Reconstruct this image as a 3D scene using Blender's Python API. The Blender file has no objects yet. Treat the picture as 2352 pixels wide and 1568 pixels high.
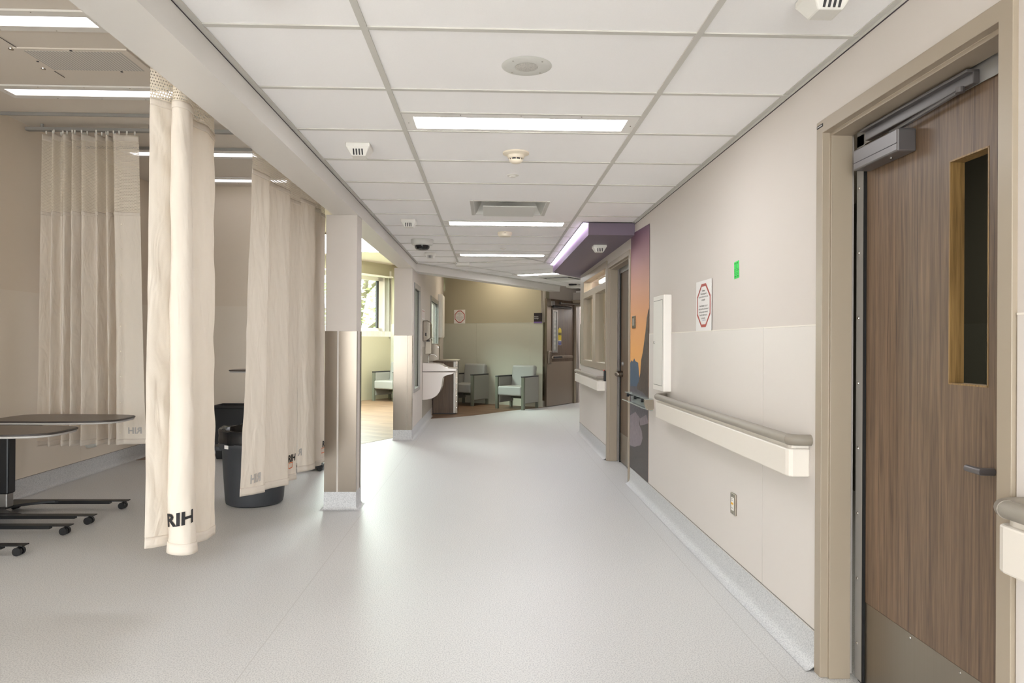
import bpy, bmesh, math, random
from mathutils import Vector, Matrix
random.seed(7)
C = bpy.context.scene.collection
PI = math.pi
# ------------------------------------------------------------------ camera
FPX = 1624.0
yaw, roll, pitch, CAMZ = math.atan(50 / FPX), 0.0058, 3.3 / FPX, 1.32
cam_d = bpy.data.cameras.new('camera'); cam_d.sensor_width = 36.0; cam_d.lens = FPX / 2352 * 36
cam_d.clip_start = 0.02; cam_d.clip_end = 200
cam = bpy.data.objects.new('camera', cam_d); C.objects.link(cam)
cam.matrix_world = (Matrix.Translation((0, 0, CAMZ)) @ Matrix.Rotation(-yaw, 4, 'Z') @
                    Matrix.Rotation(PI / 2 + pitch, 4, 'X') @ Matrix.Rotation(roll, 4, 'Z'))
bpy.context.scene.camera = cam
# ------------------------------------------------------------------ world, exposure
SC = bpy.context.scene
SC.view_settings.view_transform = 'Standard'; SC.view_settings.look = 'None'
SC.view_settings.exposure = 0.67; SC.view_settings.gamma = 1.0; SC.view_settings.use_curve_mapping = False
W = bpy.data.worlds.new('sky'); SC.world = W; W.use_nodes = True
bg = W.node_tree.nodes['Background']; bg.inputs[0].default_value = (0.93, 0.98, 1.0, 1); bg.inputs[1].default_value = 8.0
# light levels of the lamps, the storeroom one added as fill
L_CORR, L_ALC, L_LOUNGE, L_STORE_FILL, L_BACK = 18.5, 1.7, 26.0, 6.0, 6.0
# ------------------------------------------------------------------ colours and materials
def lin(c):
    return tuple((x / 255 / 12.92 if x / 255 <= .04045 else ((x / 255 + .055) / 1.055) ** 2.4) for x in c) + (1,)
def mat(name, col, rough=.6, metal=0, noise=0, nscale=40, bump=0, bscale=200, alpha=1, trans=0, spec=.5, coat=0):
    m = bpy.data.materials.new(name); m.use_nodes = True; nt = m.node_tree; b = nt.nodes['Principled BSDF']
    b.inputs['Roughness'].default_value = rough; b.inputs['Metallic'].default_value = metal
    b.inputs['Specular IOR Level'].default_value = spec; b.inputs['Coat Weight'].default_value = coat
    b.inputs['Transmission Weight'].default_value = trans; b.inputs['Alpha'].default_value = alpha
    c = lin(col); b.inputs['Base Color'].default_value = c
    tc = nt.nodes.new('ShaderNodeTexCoord')
    if noise:
        n = nt.nodes.new('ShaderNodeTexNoise'); n.inputs['Scale'].default_value = nscale; n.inputs['Detail'].default_value = 4
        nt.links.new(tc.outputs['Object'], n.inputs['Vector'])
        mx = nt.nodes.new('ShaderNodeMix'); mx.data_type = 'RGBA'
        mx.inputs[6].default_value = tuple(x * (1 - noise) for x in c[:3]) + (1,)
        mx.inputs[7].default_value = tuple(min(1, x * (1 + noise)) for x in c[:3]) + (1,)
        nt.links.new(n.outputs['Fac'], mx.inputs[0]); nt.links.new(mx.outputs[2], b.inputs['Base Color'])
    if bump:
        n = nt.nodes.new('ShaderNodeTexNoise'); n.inputs['Scale'].default_value = bscale
        nt.links.new(tc.outputs['Object'], n.inputs['Vector'])
        bp = nt.nodes.new('ShaderNodeBump'); bp.inputs['Strength'].default_value = bump; bp.inputs['Distance'].default_value = .002
        nt.links.new(n.outputs['Fac'], bp.inputs['Height']); nt.links.new(bp.outputs[0], b.inputs['Normal'])
    return m
def emit(name, col, s):
    m = bpy.data.materials.new(name); m.use_nodes = True; nt = m.node_tree; b = nt.nodes['Principled BSDF']
    b.inputs['Base Color'].default_value = lin(col); b.inputs['Emission Color'].default_value = lin(col)
    b.inputs['Emission Strength'].default_value = s
    return m
def wood(name, dark, light, sc=1.0, horizontal=False, rough=.45):
    m = bpy.data.materials.new(name); m.use_nodes = True; nt = m.node_tree; b = nt.nodes['Principled BSDF']
    b.inputs['Roughness'].default_value = rough
    tc = nt.nodes.new('ShaderNodeTexCoord'); mp = nt.nodes.new('ShaderNodeMapping')
    mp.inputs['Scale'].default_value = (sc * 14, sc * 14, sc * .42) if not horizontal else (sc * .9, sc * 14, sc * 14)
    nt.links.new(tc.outputs['Object'], mp.inputs[0])
    n1 = nt.nodes.new('ShaderNodeTexNoise'); n1.inputs['Scale'].default_value = 1.3; n1.inputs['Detail'].default_value = 5
    n1.inputs['Distortion'].default_value = 1.6; nt.links.new(mp.outputs[0], n1.inputs['Vector'])
    n2 = nt.nodes.new('ShaderNodeTexNoise'); n2.inputs['Scale'].default_value = 9; n2.inputs['Detail'].default_value = 3
    nt.links.new(mp.outputs[0], n2.inputs['Vector'])
    wv = nt.nodes.new('ShaderNodeMath'); wv.operation = 'MULTIPLY_ADD'; wv.inputs[1].default_value = .45
    nt.links.new(n2.outputs['Fac'], wv.inputs[0]); nt.links.new(n1.outputs['Fac'], wv.inputs[2])
    cr = nt.nodes.new('ShaderNodeValToRGB'); e = cr.color_ramp.elements
    e[0].position = .40; e[0].color = lin(dark); e[1].position = .95; e[1].color = lin(light)
    nt.links.new(wv.outputs[0], cr.inputs[0]); nt.links.new(cr.outputs[0], b.inputs['Base Color'])
    return m
def vinyl(name, base, speck, rough, seams=()):
    m = mat(name, base, rough); nt = m.node_tree; b = nt.nodes['Principled BSDF']
    tc = nt.nodes.new('ShaderNodeTexCoord')
    v = nt.nodes.new('ShaderNodeTexNoise'); v.inputs['Scale'].default_value = 160; v.inputs['Detail'].default_value = 3
    nt.links.new(tc.outputs['Object'], v.inputs['Vector'])
    cr = nt.nodes.new('ShaderNodeValToRGB'); e = cr.color_ramp.elements
    e[0].position = .40; e[0].color = lin(speck); e[1].position = .54; e[1].color = lin(base)
    nt.links.new(v.outputs['Fac'], cr.inputs[0]); out = cr.outputs[0]
    if seams:
        sx = nt.nodes.new('ShaderNodeSeparateXYZ'); nt.links.new(tc.outputs['Object'], sx.inputs[0]); acc = None
        for s in seams:
            a = nt.nodes.new('ShaderNodeMath'); a.operation = 'COMPARE'; a.inputs[1].default_value = s; a.inputs[2].default_value = .0025
            nt.links.new(sx.outputs[0], a.inputs[0])
            if acc is None: acc = a.outputs[0]
            else:
                d = nt.nodes.new('ShaderNodeMath'); d.operation = 'MAXIMUM'; nt.links.new(acc, d.inputs[0]); nt.links.new(a.outputs[0], d.inputs[1]); acc = d.outputs[0]
        mx = nt.nodes.new('ShaderNodeMix'); mx.data_type = 'RGBA'; nt.links.new(acc, mx.inputs[0]); nt.links.new(out, mx.inputs[6])
        mx.inputs[7].default_value = lin((192, 190, 188)); out = mx.outputs[2]
    nt.links.new(out, b.inputs['Base Color'])
    n2 = nt.nodes.new('ShaderNodeTexNoise'); n2.inputs['Scale'].default_value = 90; nt.links.new(tc.outputs['Object'], n2.inputs['Vector'])
    bp = nt.nodes.new('ShaderNodeBump'); bp.inputs['Strength'].default_value = .12; bp.inputs['Distance'].default_value = .002
    nt.links.new(n2.outputs['Fac'], bp.inputs['Height']); nt.links.new(bp.outputs[0], b.inputs['Normal'])
    return m
def steel(name, col=(168, 156, 142), rough=.28, vertical=True, streak=.35):
    m = mat(name, col, rough, 1.0); nt = m.node_tree; b = nt.nodes['Principled BSDF']
    tc = nt.nodes.new('ShaderNodeTexCoord'); mp = nt.nodes.new('ShaderNodeMapping')
    mp.inputs['Scale'].default_value = (300, 300, 2) if vertical else (2, 2, 300)
    nt.links.new(tc.outputs['Object'], mp.inputs[0]); n = nt.nodes.new('ShaderNodeTexNoise'); n.inputs['Scale'].default_value = 1
    nt.links.new(mp.outputs[0], n.inputs[0]); mr = nt.nodes.new('ShaderNodeMapRange')
    mr.inputs[3].default_value = rough * (1 - streak); mr.inputs[4].default_value = rough * (1 + streak)
    nt.links.new(n.outputs['Fac'], mr.inputs[0]); nt.links.new(mr.outputs[0], b.inputs['Roughness'])
    return m
def cloth(name, col, back, holes=False):
    m = bpy.data.materials.new(name); m.use_nodes = True; nt = m.node_tree; N = nt.nodes; Lk = nt.links
    for n in list(N): N.remove(n)
    o = N.new('ShaderNodeOutputMaterial'); d = N.new('ShaderNodeBsdfDiffuse'); t = N.new('ShaderNodeBsdfTranslucent')
    d.inputs[0].default_value = lin(col); t.inputs[0].default_value = lin(back)
    mx = N.new('ShaderNodeMixShader'); mx.inputs[0].default_value = .2; Lk.new(d.outputs[0], mx.inputs[1]); Lk.new(t.outputs[0], mx.inputs[2])
    tc = N.new('ShaderNodeTexCoord'); uv = tc.outputs['UV']
    if not holes:
        mp = N.new('ShaderNodeMapping'); mp.inputs['Scale'].default_value = (9, 3.2, 1); mp.inputs['Rotation'].default_value = (0, 0, .6); Lk.new(uv, mp.inputs[0])
        n1 = N.new('ShaderNodeTexNoise'); n1.inputs['Scale'].default_value = 1.2; n1.inputs['Detail'].default_value = 2; n1.inputs['Distortion'].default_value = 1.0; Lk.new(mp.outputs[0], n1.inputs[0])
        n2 = N.new('ShaderNodeTexNoise'); n2.inputs['Scale'].default_value = 320; Lk.new(uv, n2.inputs[0])
        a = N.new('ShaderNodeMath'); a.operation = 'MULTIPLY_ADD'; a.inputs[1].default_value = .03; Lk.new(n2.outputs['Fac'], a.inputs[0]); Lk.new(n1.outputs['Fac'], a.inputs[2])
        bp = N.new('ShaderNodeBump'); bp.inputs['Strength'].default_value = .4; bp.inputs['Distance'].default_value = .03
        Lk.new(a.outputs[0], bp.inputs['Height']); Lk.new(bp.outputs[0], d.inputs['Normal'])
        Lk.new(mx.outputs[0], o.inputs[0]); return m
    # open net: staggered holes laid out in metres along the cloth
    sp = N.new('ShaderNodeSeparateXYZ'); Lk.new(uv, sp.inputs[0])
    def mth(op, a, b=None, c=None):
        q = N.new('ShaderNodeMath'); q.operation = op
        for i, v in enumerate((a, b, c)):
            if v is None: continue
            if isinstance(v, (int, float)): q.inputs[i].default_value = v
            else: Lk.new(v, q.inputs[i])
        return q.outputs[0]
    P = .0125
    row = mth('FLOOR', mth('DIVIDE', sp.outputs[1], P))
    off = mth('MULTIPLY', mth('MODULO', row, 2.0), .5)
    fu = mth('SUBTRACT', mth('FRACT', mth('ADD', mth('DIVIDE', sp.outputs[0], P), off)), .5)
    fv = mth('SUBTRACT', mth('FRACT', mth('DIVIDE', sp.outputs[1], P)), .5)
    r2 = mth('ADD', mth('MULTIPLY', fu, fu), mth('MULTIPLY', fv, fv))
    hole = mth('LESS_THAN', r2, .075)
    tr = N.new('ShaderNodeBsdfTransparent'); m2 = N.new('ShaderNodeMixShader'); Lk.new(hole, m2.inputs[0])
    Lk.new(mx.outputs[0], m2.inputs[1]); Lk.new(tr.outputs[0], m2.inputs[2]); Lk.new(m2.outputs[0], o.inputs[0])
    return m
def plank(name):
    m = bpy.data.materials.new(name); m.use_nodes = True; nt = m.node_tree; N = nt.nodes; Lk = nt.links; b = N['Principled BSDF']
    b.inputs['Roughness'].default_value = .4
    tc = N.new('ShaderNodeTexCoord'); mp = N.new('ShaderNodeMapping'); mp.inputs['Rotation'].default_value = (0, 0, math.radians(33)); Lk.new(tc.outputs['Object'], mp.inputs[0])
    br = N.new('ShaderNodeTexBrick'); br.inputs['Scale'].default_value = 1; br.inputs['Brick Width'].default_value = 1.2; br.inputs['Row Height'].default_value = .15
    br.inputs['Mortar Size'].default_value = .002; br.inputs['Color1'].default_value = lin((148, 122, 98)); br.inputs['Color2'].default_value = lin((122, 98, 78)); br.inputs['Mortar'].default_value = lin((100, 80, 62))
    Lk.new(mp.outputs[0], br.inputs[0])
    m2 = N.new('ShaderNodeMapping'); m2.inputs['Scale'].default_value = (1.5, 22, 1); Lk.new(mp.outputs[0], m2.inputs[0])
    n = N.new('ShaderNodeTexNoise'); n.inputs['Scale'].default_value = 1.5; n.inputs['Detail'].default_value = 5; Lk.new(m2.outputs[0], n.inputs[0])
    cr = N.new('ShaderNodeValToRGB'); e = cr.color_ramp.elements; e[0].position = .3; e[0].color = (.55, .5, .46, 1); e[1].position = .7; e[1].color = (1.15, 1.12, 1.08, 1)
    Lk.new(n.outputs['Fac'], cr.inputs[0]); mx = N.new('ShaderNodeMix'); mx.data_type = 'RGBA'; mx.blend_type = 'MULTIPLY'; mx.inputs[0].default_value = 1
    Lk.new(br.outputs[0], mx.inputs[6]); Lk.new(cr.outputs[0], mx.inputs[7]); Lk.new(mx.outputs[2], b.inputs['Base Color'])
    return m
M = dict(
    bay=mat('bay_wall_paint', (222, 208, 190), .6), wall=mat('wall_paint', (208, 199, 191), .6, bump=.05, bscale=350), wall2=mat('wainscot_sheet', (214, 206, 199), .42, bump=.04, bscale=300), bay2=mat('bay_wainscot', (226, 214, 198), .42),
    seam=mat('wainscot_cap', (234, 227, 216), .5), beam=mat('beam_paint', (222, 217, 211), .38, bump=.04, bscale=300),
    olive=mat('sage_paint', (170, 162, 138), .6), olive2=mat('sage_wainscot', (190, 189, 172), .42),
    tile=mat('ceiling_tile', (250, 247, 245), .85, noise=.02, nscale=180, bump=.2, bscale=450), tbar=mat('tee_bar', (203, 199, 191), .5),
    plaster=mat('room_ceiling_paint', (224, 214, 202), .7), reveal=mat('joint_shadow_gap', (70, 62, 66), .8),
    vinyl=vinyl('speckled_vinyl', (214, 213, 211), (188, 187, 187), .42, (-.98, 1.17)), cove=vinyl('cove_vinyl', (206, 206, 206), (182, 182, 184), .5),
    caulk=mat('cove_cap', (132, 128, 122), .6), plank=plank('wood_look_plank'),
    frame=mat('taupe_enamel', (160, 146, 128), .38, bump=.03, bscale=260), walnut=wood('walnut_laminate', (70, 53, 40), (128, 104, 82), 2.6),
    walnut2=wood('walnut_laminate_fine', (62, 46, 34), (110, 87, 65), 2.4), edge=wood('cut_door_core', (88, 64, 36), (168, 134, 84), 3),
    steel=steel('brushed_steel', (128, 118, 107), .21, streak=.2), steel_d=steel('brushed_steel_plate', (150, 140, 127), .34), alu=mat('gasket_aluminium', (156, 153, 149), .42, .25),
    closer=mat('closer_enamel', (112, 108, 108), .38, .55), black=mat('black_plastic', (22, 22, 24), .45), blackm=mat('black_powder_coat', (20, 21, 24), .42),
    rubber=mat('seal_rubber', (10, 10, 11), .7), screw=mat('screw_steel', (180, 175, 168), .25, 1),
    rail=mat('taupe_vinyl_rail', (150, 142, 130), .5), rail_c=mat('rail_end_cap', (140, 131, 119), .5), bumper=mat('cream_bumper', (224, 216, 205), .45),
    white=mat('white_plastic', (228, 224, 216), .45), white2=mat('white_enamel', (236, 230, 222), .35), cream=mat('cream_plastic', (232, 220, 200), .45),
    grey=mat('grey_plastic', (214, 212, 205), .5), slot=mat('slot_dark', (60, 58, 60), .8), paper=mat('paper', (232, 228, 224), .6),
    red=mat('sign_red', (168, 52, 36), .5), ink=mat('ink', (58, 52, 50), .7), inkb=mat('black_ink', (24, 22, 24), .7), inkg=mat('faint_ink', (176, 170, 164), .7),
    orange=mat('orange_print', (220, 110, 50), .6), green=mat('green_sticker', (32, 214, 78), .5), greend=mat('green_print', (10, 130, 40), .6),
    cloth=cloth('curtain_cloth', (232, 223, 211), (240, 218, 186)), net=cloth('curtain_net', (234, 224, 208), (236, 222, 198), True),
    bin=mat('grey_bin_plastic', (58, 60, 64), .5, noise=.12, nscale=14), liner=mat('bin_liner', (20, 20, 22), .22),
    purple=mat('purple_paint', (112, 97, 112), .5), tabletop=mat('table_laminate', (84, 72, 62), .32, noise=.15, nscale=60), tabedge=mat('table_edge', (58, 50, 46), .45),
    tabunder=mat('table_underside', (190, 186, 182), .5), alucol=mat('silver_post', (150, 146, 142), .35, .8),
    uph=mat('grey_upholstery', (154, 154, 148), .5), uph2=mat('side_upholstery', (142, 140, 132), .55), cframe=mat('chair_frame', (104, 106, 92), .45), armcap=mat('arm_cap', (44, 44, 44), .45),
    sink=mat('sink_porcelain', (226, 216, 208), .18, coat=.4), 
    acryl=mat('clear_acrylic', (222, 236, 230), .08, trans=.0, alpha=.35), blind=cloth('roller_blind', (236, 228, 208), (240, 232, 210)),
    lens=mat('lamp_frame', (232, 228, 222), .45), dome=mat('smoked_dome', (40, 38, 40), .1, alpha=.6), yellow=mat('yellow_sticker', (236, 206, 20), .5), blue=mat('blue_print', (50, 60, 140), .5),
    yorange=mat('hospital_orange_tape', (238, 176, 20), .5), purple2=mat('sign_purple', (120, 96, 150), .5), signb=mat('sign_black', (40, 32, 34), .5),
    em=emit('troffer_lens', (250, 252, 255), L_CORR), em_b=emit('rear_lens', (250, 252, 255), L_BACK), em_a=emit('alcove_lens', (250, 248, 255), L_ALC), em_l=emit('lounge_lens', (240, 255, 250), L_LOUNGE),
    em_d=emit('downlight_lens', (255, 242, 222), 140), em_s=emit('storeroom_fill', (255, 250, 235), L_STORE_FILL), em_p=emit('cove_strip_light', (236, 214, 255), 9), led=emit('red_led', (255, 40, 30), 2),
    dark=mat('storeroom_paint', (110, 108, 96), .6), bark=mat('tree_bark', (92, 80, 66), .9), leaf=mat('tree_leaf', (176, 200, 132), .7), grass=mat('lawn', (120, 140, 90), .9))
def pane(name, tint, ior=1.45):
    m = bpy.data.materials.new(name); m.use_nodes = True; N = m.node_tree.nodes; Lk = m.node_tree.links
    for n in list(N): N.remove(n)
    o = N.new('ShaderNodeOutputMaterial'); t = N.new('ShaderNodeBsdfTransparent'); g = N.new('ShaderNodeBsdfGlossy'); f = N.new('ShaderNodeFresnel'); mx = N.new('ShaderNodeMixShader')
    t.inputs[0].default_value = tint; g.inputs['Roughness'].default_value = .02; f.inputs[0].default_value = ior
    gm = N.new('ShaderNodeNewGeometry'); iv = N.new('ShaderNodeMath'); iv.operation = 'SUBTRACT'; iv.inputs[0].default_value = 1; Lk.new(gm.outputs['Backfacing'], iv.inputs[1])
    ml = N.new('ShaderNodeMath'); ml.operation = 'MULTIPLY'; Lk.new(iv.outputs[0], ml.inputs[0]); Lk.new(f.outputs[0], ml.inputs[1]); Lk.new(ml.outputs[0], mx.inputs[0]); Lk.new(t.outputs[0], mx.inputs[1]); Lk.new(g.outputs[0], mx.inputs[2]); Lk.new(mx.outputs[0], o.inputs[0]); return m
M['glass'] = pane('clear_glass', (.93, .97, .95, 1)); M['glass_ar'] = pane('coated_glass', (.97, .98, .97, 1), 1.12)
# ------------------------------------------------------------------ mesh helpers
class MB:
    def __init__(s): s.bm = bmesh.new()
    def box(s, x0, x1, y0, y1, z0, z1, mx=None):
        v = [s.bm.verts.new((x, y, z)) for x in (x0, x1) for y in (y0, y1) for z in (z0, z1)]
        if mx: 
            for q in v: q.co = mx @ q.co
        for f in ((0, 1, 3, 2), (4, 6, 7, 5), (0, 4, 5, 1), (2, 3, 7, 6), (0, 2, 6, 4), (1, 5, 7, 3)): s.bm.faces.new([v[i] for i in f])
        return s
    def prism(s, pts, z0, z1, mx=None):
        a = [s.bm.verts.new((p[0], p[1], z0)) for p in pts]; b = [s.bm.verts.new((p[0], p[1], z1)) for p in pts]
        if mx:
            for q in a + b: q.co = mx @ q.co
        n = len(pts); s.bm.faces.new(a[::-1]); s.bm.faces.new(b)
        for i in range(n): s.bm.faces.new((a[i], a[(i + 1) % n], b[(i + 1) % n], b[i]))
        return s
    def quad(s, *p):
        s.bm.faces.new([s.bm.verts.new(q) for q in p]); return s
    def tube(s, path, r, n=12, cap=True):
        rs = r if isinstance(r, (list, tuple)) else [r] * len(path); P = [Vector(p) for p in path]; rings = []
        for i, p in enumerate(P):
            t = (P[min(i + 1, len(P) - 1)] - P[max(i - 1, 0)]).normalized()
            up = Vector((0, 0, 1)) if abs(t.z) < .9 else Vector((0, 1, 0))
            a = t.cross(up).normalized(); b = a.cross(t).normalized()
            rings.append([s.bm.verts.new(p + (a * math.cos(2 * PI * k / n) + b * math.sin(2 * PI * k / n)) * rs[i]) for k in range(n)])
        for i in range(len(P) - 1):
            for k in range(n): s.bm.faces.new((rings[i][k], rings[i][(k + 1) % n], rings[i + 1][(k + 1) % n], rings[i + 1][k]))
        if cap: s.bm.faces.new(rings[0][::-1]); s.bm.faces.new(rings[-1])
        return s
    def lathe(s, prof, c=(0, 0, 0), n=32, cap=True, mx=None):
        rings = []
        for r, z in prof:
            rings.append([s.bm.verts.new((c[0] + r * math.cos(2 * PI * k / n), c[1] + r * math.sin(2 * PI * k / n), c[2] + z)) for k in range(n)])
        for i in range(len(prof) - 1):
            for k in range(n): s.bm.faces.new((rings[i][k], rings[i][(k + 1) % n], rings[i + 1][(k + 1) % n], rings[i + 1][k]))
        if cap: s.bm.faces.new(rings[0][::-1]); s.bm.faces.new(rings[-1])
        if mx:
            for rg in rings:
                for v in rg: v.co = mx @ v.co
        return s
    def build(s, name, m, parent=None, bevel=0, smooth=False, label=None, seg=2, split=False):
        if split:
            seen, outs = set(), []
            s.bm.verts.ensure_lookup_table()
            for v0 in s.bm.verts:
                if v0.index in seen and v0 in seen: continue
                if v0 in seen: continue
                comp, st = [], [v0]; seen.add(v0)
                while st:
                    v = st.pop(); comp.append(v)
                    for e in v.link_edges:
                        w = e.other_vert(v)
                        if w not in seen: seen.add(w); st.append(w)
                nb = type(s)(); mp = {v: nb.bm.verts.new(v.co) for v in comp}
                for f in {f for v in comp for f in v.link_faces}: nb.bm.faces.new([mp[v] for v in f.verts])
                outs.append(nb.build(name, m, parent, bevel, smooth, label, seg))
            s.bm.free(); return outs
        bmesh.ops.recalc_face_normals(s.bm, faces=s.bm.faces)
        if smooth:
            for f in s.bm.faces: f.smooth = True
        me = bpy.data.meshes.new(name); s.bm.to_mesh(me); s.bm.free(); me.materials.append(M[m] if isinstance(m, str) else m)
        o = bpy.data.objects.new(name, me); C.objects.link(o)
        if parent:
            o.parent = parent
            w = Vector((0, 0, 0)); p = parent; R = Matrix.Identity(4); chain = []
            while p: chain.append(p); p = p.parent
            mw = Matrix.Identity(4)
            for q in chain[::-1]: mw = mw @ q.matrix_basis
            if s.world: me.transform(mw.inverted())
        if bevel:
            b = o.modifiers.new('bevel', 'BEVEL'); b.width = bevel; b.segments = seg; b.limit_method = 'ANGLE'; b.angle_limit = .7
        if smooth and hasattr(me, 'set_sharp_from_angle'): me.set_sharp_from_angle(angle=.75)
        if label: o['label'] = label
        return o
    world = True
class LB(MB):      # vertices already local to the parent
    world = False
def thing(name, label, cat, loc=(0, 0, 0), rz=0, group=None):
    o = bpy.data.objects.new(name, None); C.objects.link(o); o.location = loc; o.rotation_euler = (0, 0, rz); o.empty_display_size = .1
    o['label'] = label; o['category'] = cat
    if group: o['group'] = group
    return o
def tag(o, label, cat, group=None, kind=None):
    o['label'] = label; o['category'] = cat
    if group: o['group'] = group
    if kind: o['kind'] = kind
    return o
def struct(o, label=None):
    o['kind'] = 'structure'
    if label: o['label'] = label
    return o
def sthing(name, label, loc=(0, 0, 0)):
    o = bpy.data.objects.new(name, None); C.objects.link(o); o.location = loc; o['kind'] = 'structure'; o['label'] = label
    return o
def dup(root, loc, rz, label, group=None):
    def cp(o, par):
        c = o.copy(); C.objects.link(c); c.parent = par
        for ch in list(o.children): cp(ch, c)
        return c
    r = cp(root, None); r.location = loc; r.rotation_euler = (0, 0, rz); r['label'] = label
    if group: r['group'] = group
    return r
def text_geo(txt, size, align='CENTER', sp=1.0, bold=0.0):
    cu = bpy.data.curves.new('t', 'FONT'); cu.body = txt; cu.size = size; cu.align_x = align; cu.space_line = sp; cu.resolution_u = 2; cu.offset = bold
    o = bpy.data.objects.new('t', cu); C.objects.link(o); bpy.context.view_layer.update()
    me = bpy.data.meshes.new_from_object(o.evaluated_get(bpy.context.evaluated_depsgraph_get()))
    vs = [v.co.copy() for v in me.vertices]; fs = [tuple(p.vertices) for p in me.polygons]
    bpy.data.objects.remove(o); bpy.data.curves.remove(cu); bpy.data.meshes.remove(me)
    return vs, fs
def text_on(txt, size, fn, m, parent, name='lettering', align='CENTER', sp=1.0, bold=0.0, mirror=False):
    vs, fs = text_geo(txt, size, align, sp, bold); b = MB()
    q = [b.bm.verts.new(fn(-v.x if mirror else v.x, v.y)) for v in vs]
    for f in fs:
        try: b.bm.faces.new([q[i] for i in f])
        except ValueError: pass
    return b.build(name, m, parent)
def lerp(a, b, t): return a + (b - a) * t
U = Vector((.545, .8384, 0)); V = Vector((.8384, -.545, 0)); RZ = math.atan2(V.y, V.x)
def fmat(org, d, n=None):   # frame: x along d, y = left normal, z up, origin org
    d = Vector(d).normalized(); y = Vector((-d.y, d.x, 0))
    m = Matrix.Identity(4)
    for i in range(3): m[i][0] = d[i]; m[i][1] = y[i]; m[i][3] = org[i]
    return m
def wall_cells(b, mx, L, t, z0, z1, holes=()):
    xs = sorted({0, L} | {h[0] for h in holes} | {h[1] for h in holes}); zs = sorted({z0, z1} | {h[2] for h in holes} | {h[3] for h in holes})
    for i in range(len(xs) - 1):
        for j in range(len(zs) - 1):
            cx, cz = (xs[i] + xs[i + 1]) / 2, (zs[j] + zs[j + 1]) / 2
            if any(h[0] < cx < h[1] and h[2] < cz < h[3] for h in holes): continue
            b.box(xs[i], xs[i + 1], 0, t, zs[j], zs[j + 1], mx)
    bmesh.ops.remove_doubles(b.bm, verts=b.bm.verts, dist=1e-5)
    return b
def cove(b, pts, h=.15, foot=.035):   # coved skirting swept along a line; room lies on the left of travel
    prof = [(0, h), (.003, h), (.004, foot * 1.1)] + [(.004 + foot * (1 - math.cos(a)), foot * 1.1 * (1 - math.sin(a))) for a in (PI / 8, PI / 4, 3 * PI / 8, PI / 2 - .01)]
    rings = []
    P = [Vector(p) for p in pts]
    for i, p in enumerate(P):
        d0 = (P[i] - P[i - 1]).normalized() if i else (P[1] - P[0]).normalized()
        d1 = (P[i + 1] - P[i]).normalized() if i < len(P) - 1 else d0
        n0 = Vector((-d0.y, d0.x)); n1 = Vector((-d1.y, d1.x)); n = (n0 + n1); n = n / max(.2, n.dot(n0))
        rings.append([b.bm.verts.new((p.x + n.x * o, p.y + n.y * o, z + .002)) for o, z in prof])
    for i in range(len(P) - 1):
        for k in range(len(prof) - 1): b.bm.faces.new((rings[i][k], rings[i + 1][k], rings[i + 1][k + 1], rings[i][k + 1]))
    return b
ZC, ZB, ZH = 2.44, 2.32, 3.15      # corridor ceiling, beam underside, room ceiling
XR = 1.33
# ================================================================== FLOORS
b = MB(); b.prism([(-9, -4), (4.6, -4), (4.6, 22), (1.0, 22), (1.0, 14.9), (-2.355, 16.95), (-9, 6.68)], -.12, 0); struct(b.build('floor', 'vinyl'), 'pale grey speckled sheet vinyl floor')
woodpts = [(-5.6, 7.6), (-3.6, 8.0), (-2.4, 8.55), (-1.673, 9.19), (-1.334, 9.80), (-1.16, 10.3), (-1.13, 12.2), (-.99, 12.3), (-.654, 12.5), (-.30, 12.85), (-.057, 13.16), (.25, 13.57), (.678, 14.08), (1.128, 14.50), (-2.35, 16.9), (-8.2, 8.0)]
b = MB(); b.prism(woodpts, .0005, .003); struct(b.build('floor_lounge', 'plank'), 'brown wood-look plank floor of the lounge')
# ================================================================== CEILINGS
# ceiling tiles over the corridor, with openings for lamps and diffuser
holes = [(-.455, .747, 3.452, 3.750), (-.455, .747, 6.50, 6.80), (-.455, .747, 8.90, 9.20), (-.455, .747, .42, .72), (-.455, .747, -2.60, -2.30), (-.155, .455, 5.575, 6.185)]
xs = sorted({-1.045, -.455, .747, XR + .25} | {h[0] for h in holes} | {h[1] for h in holes})
ys = sorted({-4.0, 9.87} | {h[2] for h in holes} | {h[3] for h in holes})
b = MB()
for i in range(len(xs) - 1):
    for j in range(len(ys) - 1):
        cx, cy = (xs[i] + xs[i + 1]) / 2, (ys[j] + ys[j + 1]) / 2
        if not any(h[0] < cx < h[1] and h[2] < cy < h[3] for h in holes):
            b.quad((xs[i], ys[j], ZC), (xs[i + 1], ys[j], ZC), (xs[i + 1], ys[j + 1], ZC), (xs[i], ys[j + 1], ZC))
# second run of ceiling, turned 33 degrees
fas0 = Vector((-1.045, 9.99, 0)); fas1 = fas0 + U * 4.38
end = fas1 + U * 2.6
def uv(o, a, c): return o + U * a + V * c
OR2 = Vector((-.47, 10.87, 0))      # a grid crossing of the turned part
poly = [(-1.045, 9.87), (XR + .25, 9.87), (4.6, 14.0), (4.6, 19.5), (end.x + .0, end.y + .0), (fas0.x, fas0.y)]
b.quad(*[(p[0], p[1], ZC + .0) for p in poly])
bmesh.ops.remove_doubles(b.bm, verts=b.bm.verts, dist=1e-4)
struct(b.build('ceiling', 'tile'), 'suspended ceiling of off-white tiles over the corridor')
b = MB()
for x in (-.455, .747): b.box(x - .012, x + .012, -4, 9.87, ZC - .006, ZC + .001)
y = 2.528 - .61 * 10
while y < 9.87:
    for xa, xb in ((-1.045, -.467), (-.443, .735), (.759, XR)):
        if y < 9.8 and not any(h[2] - .01 < y < h[3] + .01 and h[0] < (xa + xb) / 2 < h[1] for h in holes): b.box(xa, xb, y - .012, y + .012, ZC - .005, ZC + .001)
    y += .61
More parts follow.
